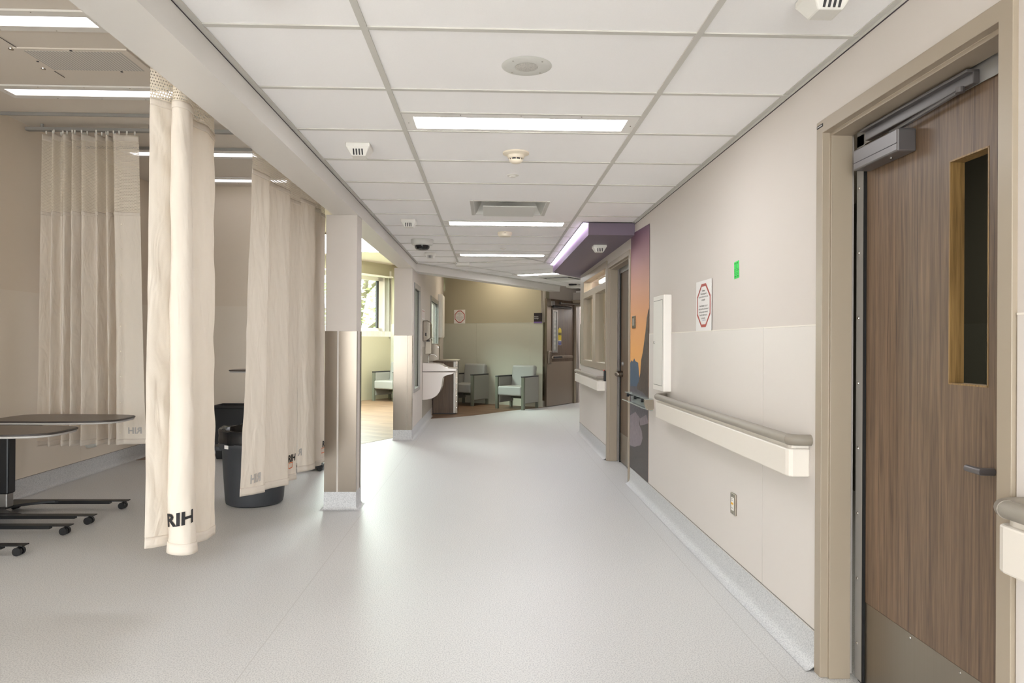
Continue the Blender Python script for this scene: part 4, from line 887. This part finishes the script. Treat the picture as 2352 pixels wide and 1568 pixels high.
# ================================================================== BINS
r = thing('round_bin', 'large round dark grey rubbish bin under the second curtain', 'rubbish bin', (-1.925, 5.87, 0))
b = LB(); b.lathe([(.001, .004), (.20, .0), (.222, .012), (.228, .04), (.245, .30), (.252, .44), (.275, .47), (.282, .49), (.272, .52), (.262, .585), (.268, .60), (.254, .60), (.246, .58), (.235, .30), (.215, .03), (.001, .02)], n=48, cap=False)
b.build('bin_body', 'bin', r, smooth=True)
for s in (PI * 1.05, 0.05):
    mx = Matrix.Rotation(s, 4, 'Z'); b = LB(); b.prism([(.24, -.10), (.325, -.055), (.335, 0), (.325, .055), (.24, .10)], .44, .475, mx); b.prism([(.245, -.09), (.262, -.055), (.262, .055), (.245, .09)], .475, .56, mx); b.build('bin_handle', 'bin', r, bevel=.006)
b = LB(); rings = []; random.seed(4)
for j, (rr, z) in enumerate([(.277, .50), (.281, .525), (.274, .56), (.279, .60), (.268, .618), (.25, .612), (.238, .55), (.225, .42), (.21, .2)]):
    rings.append([b.bm.verts.new(((rr + .007 * NZ.noise(Vector((math.cos(k / 64 * 6.283) * 5, math.sin(k / 64 * 6.283) * 5, z * 9)))) * math.cos(k / 64 * 2 * PI), (rr + .007 * NZ.noise(Vector((math.cos(k / 64 * 6.283) * 5, math.sin(k / 64 * 6.283) * 5, z * 9)))) * math.sin(k / 64 * 2 * PI), z + .014 * NZ.noise(Vector((math.cos(k / 64 * 6.283) * 4, math.sin(k / 64 * 6.283) * 4, j * 3.1))))) for k in range(64)])
for j in range(len(rings) - 1):
    for k in range(64): b.bm.faces.new((rings[j][k], rings[j][(k + 1) % 64], rings[j + 1][(k + 1) % 64], rings[j + 1][k]))
b.bm.faces.new(rings[-1]); b.build('bin_liner', 'liner', r, smooth=True)
b = MB(); th = math.radians(240); cx, cy = -1.925 + .2835 * math.cos(th), 5.87 + .2835 * math.sin(th)
b.box(-.021, .021, -.003, .0, -.014, .014, Matrix.Translation((cx, cy, .487)) @ Matrix.Rotation(th + PI / 2, 4, 'Z')); lb = b.build('bin_label', 'paper', r)
r = thing('wastebasket', 'black rectangular wastebasket by the bay back wall, behind the round bin', 'wastebasket', (-2.86, 8.15, 0))
b = LB(); rg = []
for z, w, d in ((0, .20, .13), (.03, .205, .135), (.57, .235, .165), (.57, .245, .175), (.60, .247, .177), (.60, .232, .162), (.05, .195, .125)):
    rg.append([b.bm.verts.new((sx * w, sy * d, z)) for sx, sy in ((-1, -1), (1, -1), (1, 1), (-1, 1))])
for i in range(len(rg) - 1):
    for k in range(4): b.bm.faces.new((rg[i][k], rg[i][(k + 1) % 4], rg[i + 1][(k + 1) % 4], rg[i + 1][k]))
b.bm.faces.new(rg[0]); b.bm.faces.new(rg[-1]); b.build('bin_body', 'black', r, bevel=.012)
b = LB(); b.box(-.225, .225, -.155, .155, .50, .51); b.build('bin_liner', 'liner', r)
# ================================================================== OVERBED TABLES
def caster(b, x, y):
    for s in (-1, 1): b.tube([(x, y + s * .006, .026), (x, y + s * .027, .026)], .026, 16)
def overbed(label, loc, ztop, rz=0):
    r = thing('overbed_table', label, 'overbed table', (loc[0], loc[1], 0), rz, 'overbed tables in the treatment bay')
    def top(s):
        pts = []
        for a in range(64):
            t = 2 * PI * a / 64; c, q = math.cos(t), math.sin(t)
            ex = .42 if c > 0 else .30
            x = (abs(c) ** ex) * (1 if c > 0 else -1) * (.46 * s); y = (abs(q) ** .55) * (1 if q > 0 else -1) * .265 * s
            y *= 1 - .12 * max(0, x / .46) ; pts.append((.45 + x, y))
        return pts
    b = LB(); b.prism(top(1.0), ztop - .006, ztop + .004); b.build('table_rim', 'tabedge', r, bevel=.003)
    b = LB(); b.prism(top(.965), ztop + .003, ztop + .005); b.build('table_top', 'tabletop', r)
    b = LB(); b.prism(top(.985), ztop - .022, ztop - .006); b.build('top_underside', 'tabunder', r, bevel=.008)
    b = LB(); b.box(-.055, .055, -.045, .045, .17, ztop - .022); b.build('column', 'blackm', r, bevel=.012)
    b = LB(); b.box(-.04, .044, -.038, .038, .07, .175); b.build('column_sleeve', 'alucol', r, bevel=.008)
    b = LB(); b.box(-.03, .3, -.05, .05, ztop - .05, ztop - .022); b.build('top_bracket', 'blackm', r, bevel=.004)
    for s in (-1, 1):
        b = LB(); y = s * .235; b.prism([(-.1, y - .03), (.80, y - .034), (.80, y + .026), (-.1, y + .03)], .062, .068)
        b.prism([(-.1, y - .018), (.66, y - .018), (.66, y + .018), (-.1, y + .018)], .040, .062); b.build('base_leg', 'blackm', r)
        b = LB(); caster(b, .755, y); b.build('caster_wheel', 'black', r)
        b = LB(); caster(b, -.07, y); b.build('caster_wheel', 'black', r)
    b = LB(); pts = []
    for a in range(13): t = a / 12; pts.append((.02 + .25 * abs(2 * t - 1) ** 1.8, lerp(-.215, .215, t)))
    b.prism([(-.1, -.215)] + pts + [(-.1, .215)], .052, .072); b.build('base_plate', 'blackm', r, bevel=.004)
    return r
TA = overbed('overbed table farther from the viewer, its black column in view at the left edge', (-3.635, 5.42), .735)
TB = overbed('nearer overbed table whose column is out of the picture at the left edge', (-3.64, 4.67), .735)
TC = overbed('raised overbed table mostly hidden behind the second and third curtains', (-1.80, 7.52), 1.02, PI)
# ================================================================== LOUNGE CHAIRS
def chair(label, loc, rz, group):
    r = thing('lounge_armchair', label, 'armchair', (loc[0], loc[1], .003), rz, group)
    W2 = .33
    b = LB(); b.box(-.27, .27, -.02, .52, .27, .455); b.build('seat', 'uph', r, bevel=.03, seg=4)
    b = LB(); mx = Matrix.Translation((0, .47, .40)) @ Matrix.Rotation(-.13, 4, 'X'); b.box(-.268, .268, 0, .13, 0, .475, mx); b.build('backrest', 'uph', r, bevel=.045, seg=4)
    for s in (-1, 1):
        b = LB(); b.box(s * W2 - (.065 if s > 0 else 0), s * W2 + (.065 if s < 0 else 0), .05, .60, .12, .635); b.build('arm_panel', 'uph2', r, bevel=.012)
        b = LB(); b.box(s * W2 - (.062 if s > 0 else -.0), s * W2 + (.062 if s < 0 else 0), -.02, .60, .636, .66); b.build('arm_cap', 'armcap', r, bevel=.008)
        b = LB(); b.box(s * W2 - (.055 if s > 0 else 0), s * W2 + (.055 if s < 0 else 0), -.01, .05, 0, .636); b.build('leg', 'cframe', r, bevel=.004)
        b = LB(); b.box(s * W2 - (.05 if s > 0 else 0), s * W2 + (.05 if s < 0 else 0), .54, .59, 0, .12); b.build('leg', 'cframe', r, bevel=.004)
    b = LB(); b.box(-.265, .265, .50, .52, .18, .28); b.build('seat_rail', 'cframe', r)
    return r
cm = Vector((.665, 13.86, 0)) - V * .33
ch = chair('grey lounge armchair nearest the open far door', (cm.x, cm.y), RZ, 'grey lounge armchairs')
c2 = Vector((-.353, 14.681, 0)) - V * .33; dup(ch, (c2.x, c2.y, .003), RZ, 'grey lounge armchair between the walnut cabinet and its neighbour', 'grey lounge armchairs')
c1 = Vector((-2.645, 16.0, 0)) + V * .33; dup(ch, (c1.x, c1.y, .003), RZ, 'grey lounge armchair under the lounge window, seen between the pillars', 'grey lounge armchairs')
# ================================================================== SINK AND WALL DISPENSERS
XW = -1.06
mxs = Matrix(((1, 0, 0, 0), (0, 0, 1, 0), (0, 1, 0, 0), (0, 0, 0, 1)))
r = thing('wall_sink', 'white moulded hand-wash sink with a deep curved shroud on the left wall', 'sink', (XW, 11.3, .85))
b = MB(); b.prism([(XW + .003, 1.0), (-.80, .988), (-.755, .975), (-.71, .945), (-.66, .925), (-.60, .918), (-.525, .912), (-.522, .872), (-.60, .868), (XW + .003, .862)], 11.06, 11.56, mxs); b.build('sink_deck', 'sink', r, bevel=.012, seg=3)
b = MB(); pr = [(XW + .003, .858), (-.56, .858), (-.53, .855), (-.60, .825), (-.68, .805), (-.725, .785), (-.745, .75), (-.752, .69), (-.762, .62), (-.785, .555), (-.83, .49), (-.90, .445), (-.98, .425), (XW + .003, .42)]
b.prism(pr, 11.08, 11.54, mxs); b.build('sink_shroud', 'sink', r, bevel=.022, seg=3)
b = MB(); b.tube([(-.98, 11.31, .99), (-.98, 11.31, 1.10), (-.95, 11.31, 1.13), (-.88, 11.31, 1.12), (-.86, 11.31, 1.09)], .011, 10); b.build('faucet', 'screw', r, smooth=True)
r = thing('soap_dispenser', 'rounded steel towel dispenser directly above the near end of the sink', 'dispenser', (XW, 11.2, 1.5))
b = MB(); b.prism([(XW + .002, 1.66), (-.99, 1.665), (-.95, 1.64), (-.935, 1.6), (-.93, 1.40), (-.96, 1.37), (-1.0, 1.345), (XW + .002, 1.335)], 11.12, 11.38, mxs); b.build('dispenser_body', 'steel', r, bevel=.01)
b = MB(); b.box(-1.005, -.96, 11.16, 11.34, 1.335, 1.35); b.build('dispenser_mouth', 'black', r)
b = MB(); b.box(-1.02, -1.0, 11.117, 11.121, 1.42, 1.47); b.build('level_window', 'slot', r)
r = thing('soap_box', 'small square steel box fixed below the towel dispenser', 'dispenser', (XW, 11.6, 1.23))
b = MB(); b.box(XW + .003, -.955, 11.5, 11.66, 1.13, 1.38); b.build('box_body', 'steel_d', r, bevel=.005)
b = MB(); b.box(-.957, -.953, 11.53, 11.63, 1.16, 1.35); b.build('box_cover', 'steel', r)
r = thing('towel_bin', 'steel glove rack mounted behind the sink beside the cabinet', 'dispenser', (XW, 12.4, 1.13))
b = MB(); b.prism([(XW + .003, 1.30), (-.97, 1.30), (-.93, 1.285), (-.885, 1.26), (-.885, 1.02), (XW + .003, .98)], 12.25, 12.52, mxs); b.build('box_body', 'steel_d', r, bevel=.004)
b = MB(); b.tube([(-.9, 12.249, 1.24), (-.9, 12.244, 1.24)], .012, 12); b.build('lock', 'screw', r)
r = thing('hand_wash_poster', 'small white instruction sheet with red drawings above the towel dispenser', 'poster', (XW, 11.25, 1.75))
b = MB(); b.box(XW + .001, XW + .003, 11.0, 11.45, 1.68, 1.84); b.build('poster_sheet', 'paper', r)
b = MB()
for k in range(5): b.box(XW + .0032, XW + .0038, 11.04 + k * .08, 11.075 + k * .08, 1.80, 1.825); b.box(XW + .0032, XW + .0038, 11.05 + k * .08, 11.058 + k * .08, 1.70, 1.79)
b.build('poster_print', 'red', r)
b = MB(); b.box(XW + .0005, XW + .0025, 9.78, 9.81, 1.16, 1.27); tag(b.build('green_sticker', 'green'), 'narrow green sticker on the jamb beside the far pillar', 'sticker')
r = thing('storage_cabinet', 'walnut storage cabinet with a perforated metal edge beside the sink', 'cabinet', (-.84, 13.4, 0))
b = MB(); b.box(-1.045, -.675, 13.05, 13.6, .02, .975); b.build('cabinet_body', 'walnut2', r)
b = MB(); b.box(-1.05, -.57, 13.03, 13.62, .975, 1.005); b.build('cabinet_top', mat('cabinet_top_laminate', (150, 136, 116), .4), r, bevel=.003)
b = MB(); b.box(-.675, -.635, 13.052, 13.6, .02, .972); b.build('edge_strip', 'white2', r, bevel=.01)
b = MB(); b.box(-.634, -.60, 13.06, 13.6, .02, .972); pf = b.build('metal_front', 'steel', r)
b = MB()
for k in range(8): b.lathe([(.001, .004), (.012, .003), (.014, 0)], n=10, mx=Matrix.Translation((-.617, 13.06, .12 + k * .11)) @ Matrix.Rotation(PI / 2, 4, 'X'))
b.build('front_rivet', 'screw', pf, split=True)
b = MB(); b.box(-1.05, -.64, 13.08, 13.58, .0, .02); b.build('cabinet_plinth', 'black', r)
# wall cupboard block at the end of the glazed wall
r = thing('wall_cupboard', 'tall white wall cupboard hanging at the far end of the glazed wall', 'cupboard', (-1.0, 14.8, 2.0))
b = MB(); b.box(XW + .002, -.975, 14.36, 15.0, 1.42, 2.30); b.build('cupboard_body', 'white2', r, bevel=.004)
b = MB(); b.box(-.976, -.968, 14.38, 14.98, 1.44, 2.28); b.build('cupboard_door', 'white', r)
# ================================================================== LOUNGE WALL SIGN
mw = fmat(cor, V)
r = thing('room_sign', 'dark square room sign with a purple stripe beside the far door', 'sign', tuple(mw @ Vector((3.99, 0, 1.84))))
b = MB(); b.box(3.90, 4.09, -.014, -.006, 1.735, 1.945, mw); b.build('sign_plate', 'signb', r, bevel=.001)
b = MB(); b.box(3.90, 4.09, -.0155, -.013, 1.735, 1.765, mw); b.build('sign_stripe', 'purple2', r)
text_on('Patient\nLounge', .034, lambda x, y: mw @ Vector((3.912 + x, -.0165, 1.858 + y)), 'paper', r, align='LEFT', sp=1.05)
r = thing('thermostat', 'small slim white device high on the sage wall next to the glazed wall', 'thermostat', tuple(mw @ Vector((1.5, 0, 2.4))))
b = MB(); b.box(1.47, 1.54, -.03, -.001, 2.34, 2.48, mw); b.build('device_body', 'white2', r, bevel=.004)
# ================================================================== FAR DOOR LEAF
r3 = sthing('door_3', 'open walnut hospital door with steel kick plate at the end of the corridor', (1.16, 14.5, 0))
L3 = 1.26; m3 = fmat((1.165, 14.53, 0), U)      # x along leaf, y to the left (away), face at y=0 side -y towards corridor
b = MB(); b.box(.09, L3 - .04, 0, .045, .012, 2.24, m3); lf = b.build('door_leaf', 'walnut2', r3)
b = MB(); b.box(-.004, .09, -.003, .048, .012, 2.24, m3); b.box(L3 - .04, L3, -.003, .048, .012, 2.24, m3); b.build('edge_channel', 'steel_d', lf)
b = MB(); b.box(.09, L3 - .04, -.003, -.0005, .012, .93, m3); b.box(.09, .17, -.003, -.0005, .93, 2.24, m3); kp = b.build('kick_plate', 'steel_d', lf)
b = MB(); 
for x0, x1, z0, z1 in ((.225, .27, 1.12, 2.02), (.415, .46, 1.12, 2.02), (.27, .415, 1.12, 1.16), (.27, .415, 1.98, 2.02)): b.box(x0, x1, -.018, 0, z0, z1, m3)
lt = b.build('lite_frame', 'alucol', lf, bevel=.003)
b = MB(); b.box(.27, .415, -.004, -.001, 1.16, 1.98, m3); b.build('lite_glass', mat('lite_blind', (150, 158, 152), .3), lt)
b = MB()
for k in range(22): b.box(.29, .395, -.007, -.004, 1.19 + k * .028, 1.206 + k * .028, m3)
b.build('lite_blind_slats', 'white', lt)
b = MB(); b.box(.30, .40, -.010, -.007, 1.80, 1.96, m3); b.build('lite_notice', 'paper', lt)
b = MB(); b.tube([m3 @ Vector((.20, -.03, 2.085)), m3 @ Vector((1.03, -.03, 2.085))], .026, 14); b.build('overhead_bar', 'black', lf, label='black tubular bar above the narrow window')
b = MB(); b.box(.17, 1.12, -.05, -.02, .995, 1.055, m3); pb = b.build('push_bar', 'steel', lf, bevel=.008)
b = MB(); b.box(.22, .60, -.056, -.048, 1.005, 1.045, m3); b.build('push_pad', 'black', pb)
b = MB(); b.box(.05, .17, -.03, -.003, .88, 1.16, m3); b.build('latch_case', 'steel', lf, bevel=.012)
b = MB(); b.box(.17, .30, -.03, 0, 2.10, 2.2, m3); b.build('magnet_plate', 'alucol', lf, bevel=.003)
b = MB(); b.tube([m3 @ Vector((.56, -.03, 2.17)), m3 @ Vector((1.32, -.12, 2.175))], .009, 8); b.tube([m3 @ Vector((.56, -.002, 2.17)), m3 @ Vector((.56, -.045, 2.17))], .025, 12); b.build('closer_arm', 'alucol', lf)
b = MB(); pts = [(.50, 1.28), (.64, 1.28), (.64, 1.58)] + [(.57 + .07 * math.cos(a * PI / 8), 1.58 + .07 * math.sin(a * PI / 8)) for a in range(1, 8)] + [(.50, 1.58)]
mxp = m3 @ Matrix(((1, 0, 0, 0), (0, 0, -1, 0), (0, 1, 0, 0), (0, 0, 0, 1)))
b.prism([(x, z) for x, z in pts], .002, .004, mxp); sg = b.build('door_sticker', 'paper', lf)
b = MB(); b.prism([(x * 1.0, max(z, 1.38)) for x, z in pts], .004, .005, mxp); b.build('sticker_yellow', 'yellow', sg)
b = MB(); b.prism([(.505, 1.285), (.635, 1.285), (.635, 1.36), (.505, 1.36)], .004, .005, mxp); b.build('sticker_blue', 'blue', sg)
b = MB(); b.prism([(.505, 1.49), (.635, 1.49), (.635, 1.545), (.505, 1.545)], .0052, .006, mxp); b.build('sticker_band', 'inkb', sg)
text_on('CAUTION', .03, lambda x, y: mxp @ Vector((.57 + x, 1.507 + y, .0065)), 'yellow', sg)
text_on('AUTOMATIC', .02, lambda x, y: mxp @ Vector((.57 + x, 1.57 + y, .0056)), 'inkb', sg)
text_on('DOOR', .02, lambda x, y: mxp @ Vector((.57 + x, 1.455 + y, .0056)), 'inkb', sg)
text_on('ACTIVATE SWITCH\nTO OPERATE', .013, lambda x, y: mxp @ Vector((.57 + x, 1.33 + y, .0056)), 'paper', sg)
# frame around the far doorway
mf = fmat(hinge - V * .1, V); b = MB()
b.box(.06, .14, -.02, .16, 0, 2.2, mf); b.box(.06, 1.58, -.02, .16, 2.14, 2.2, mf); b.box(1.5, 1.58, -.02, .16, 0, 2.14, mf); b.build('door_frame', 'frame', r3)
b = MB(); b.box(.02, 1.0, -.09, -.021, 2.2, 2.27, mf); b.build('operator_box', 'frame', r3)
# corner guard on lounge wall end
corner_guard([tuple((e0 + V * .003 - U * .0).xy), tuple((e0 - V * .07 - U * .009).xy), tuple((e0 - V * .07 - U * .006).xy), tuple((e0 + V * .0 - U * .006).xy)], .13, 1.75, 'steel corner guard at the lounge wall end, behind the open door')
# things on the white wall beyond
me_ = fmat(hinge + U * 1.55 - V * 1.2, V)
def far_thing(name, lab, cat, x, z, w, h, m):
    b = MB(); b.box(x, x + w, -.03, -.001, z, z + h, me_); tag(b.build(name, m, bevel=.004), lab, cat)
far_thing('switch_plate', 'left one of two small steel plates on the white wall beyond the far doorway', 'switch', .93, 1.62, .055, .2, 'steel_d')
far_thing('switch_plate', 'right one of two small steel plates on the white wall beyond the far doorway', 'switch', 1.03, 1.62, .06, .2, 'steel_d')
r = thing('door_operator_button', 'round steel push button beyond the far doorway', 'push button', tuple(me_ @ Vector((.95, 0, .98))))
b = MB(); b.tube([me_ @ Vector((.93, 0, 1.02)), me_ @ Vector((.93, -.03, 1.02))], .085, 24); b.build('button_face', 'steel', r)
far_thing('card_reader', 'black card reader beyond the far doorway', 'card reader', 1.02, .9, .07, .2, 'black')
far_thing('wall_outlet', 'dark wall socket low beyond the far doorway', 'outlet', .98, .70, .07, .16, 'slot')
b = MB(); p0 = hinge + U * 1.3 + V * .75; b.box(p0.x - .3, p0.x + .3, p0.y - .3, p0.y + .3, ZC - .03, ZC - .003); tag(b.build('ceiling_light', 'em'), 'ceiling light beyond the far doorway', 'ceiling light')
b = MB(); b.prism([tuple((hinge + U * .15 - V * 2).xy), tuple((hinge + U * .15 + V * 3).xy), tuple((hinge + U * 1.6 + V * 3).xy), tuple((hinge + U * 1.6 - V * 2).xy)], ZC + .01, ZC + .05); struct(b.build('ceiling_far', 'tile'), 'ceiling beyond the far doorway')
# wall bumper under the gathered curtain
r = thing('wall_bumper', 'small grey half-round box low on the bay side wall under the gathered curtain', 'wall fitting', (XL, 7.1, .3))
b = MB(); b.lathe([(.001, -.07), (.05, -.06), (.085, -.03), (.095, 0), (.095, .14), (.001, .14)], (XL + .012, 7.1, .33), 24)
for v in b.bm.verts:
    if v.co.x < XL + .002: v.co.x = XL + .002
b.build('fitting_body', 'grey', r, smooth=True)
# ================================================================== OUTSIDE
b = MB(); b.box(-40, -9.2, -10, 60, -.3, -.15); b.prism([(-9.2, 6.8), (-9.2, 16.9), (-2.6, 16.9)], -.3, -.15); b.box(-9.2, 20, 16.9, 60, -.3, -.15); struct(b.build('floor_outside', 'grass'), 'lawn outside the building')
b = MB(); b.box(-40, 20, -40, -4.1, -.3, -.15); struct(b.build('floor_bounce', mat('bounce_paving', (226, 224, 220), .8, noise=.08, nscale=3)), 'pale unseen paving added outside the rear window to bounce light up')  # pale ground added out of view to bounce daylight onto the ceiling
r = thing('garden_tree', 'leafy tree outside the lounge window', 'tree', (-4.9, 25.0, -.15))
b = LB(); b.tube([(0, 0, 0), (.1, 0, 1.2), (.3, -.1, 2.4), (.5, 0, 3.4), (.7, .1, 5)], [.22, .18, .15, .1, .04], 10); b.build('trunk', 'bark', r, smooth=True)
b = LB()
for p in (((.2, 0, 1.6), (1.2, .2, 2.4), (2.4, .1, 3.0), (3.2, 0, 3.1)), ((.4, 0, 2.6), (-.8, .3, 3.4), (-2, .2, 3.8)), ((.3, 0, 2.0), (-.6, -.2, 2.6), (-1.8, -.3, 2.6)), ((.5, 0, 3.2), (1.4, -.3, 4.0), (2.4, -.2, 4.6))): b.tube(p, [.08, .06, .04, .02][:len(p)], 8)
b.build('branches', 'bark', r)
random.seed(11); b = LB()
for i in range(2600):
    c = Vector((random.gauss(.5, 1.6), random.gauss(0, 1.1), random.gauss(3.3, 1.1)))
    a, e = random.random() * 6.28, random.random() * 3.14; q = Matrix.Rotation(a, 3, 'Z') @ Matrix.Rotation(e, 3, 'X'); s = .07 + random.random() * .06
    b.bm.faces.new([b.bm.verts.new(c + q @ Vector(v)) for v in ((-s, 0, 0), (0, -s * .5, .01), (s, 0, 0), (0, s * .5, .01))])
b.build('foliage', 'leaf', r)
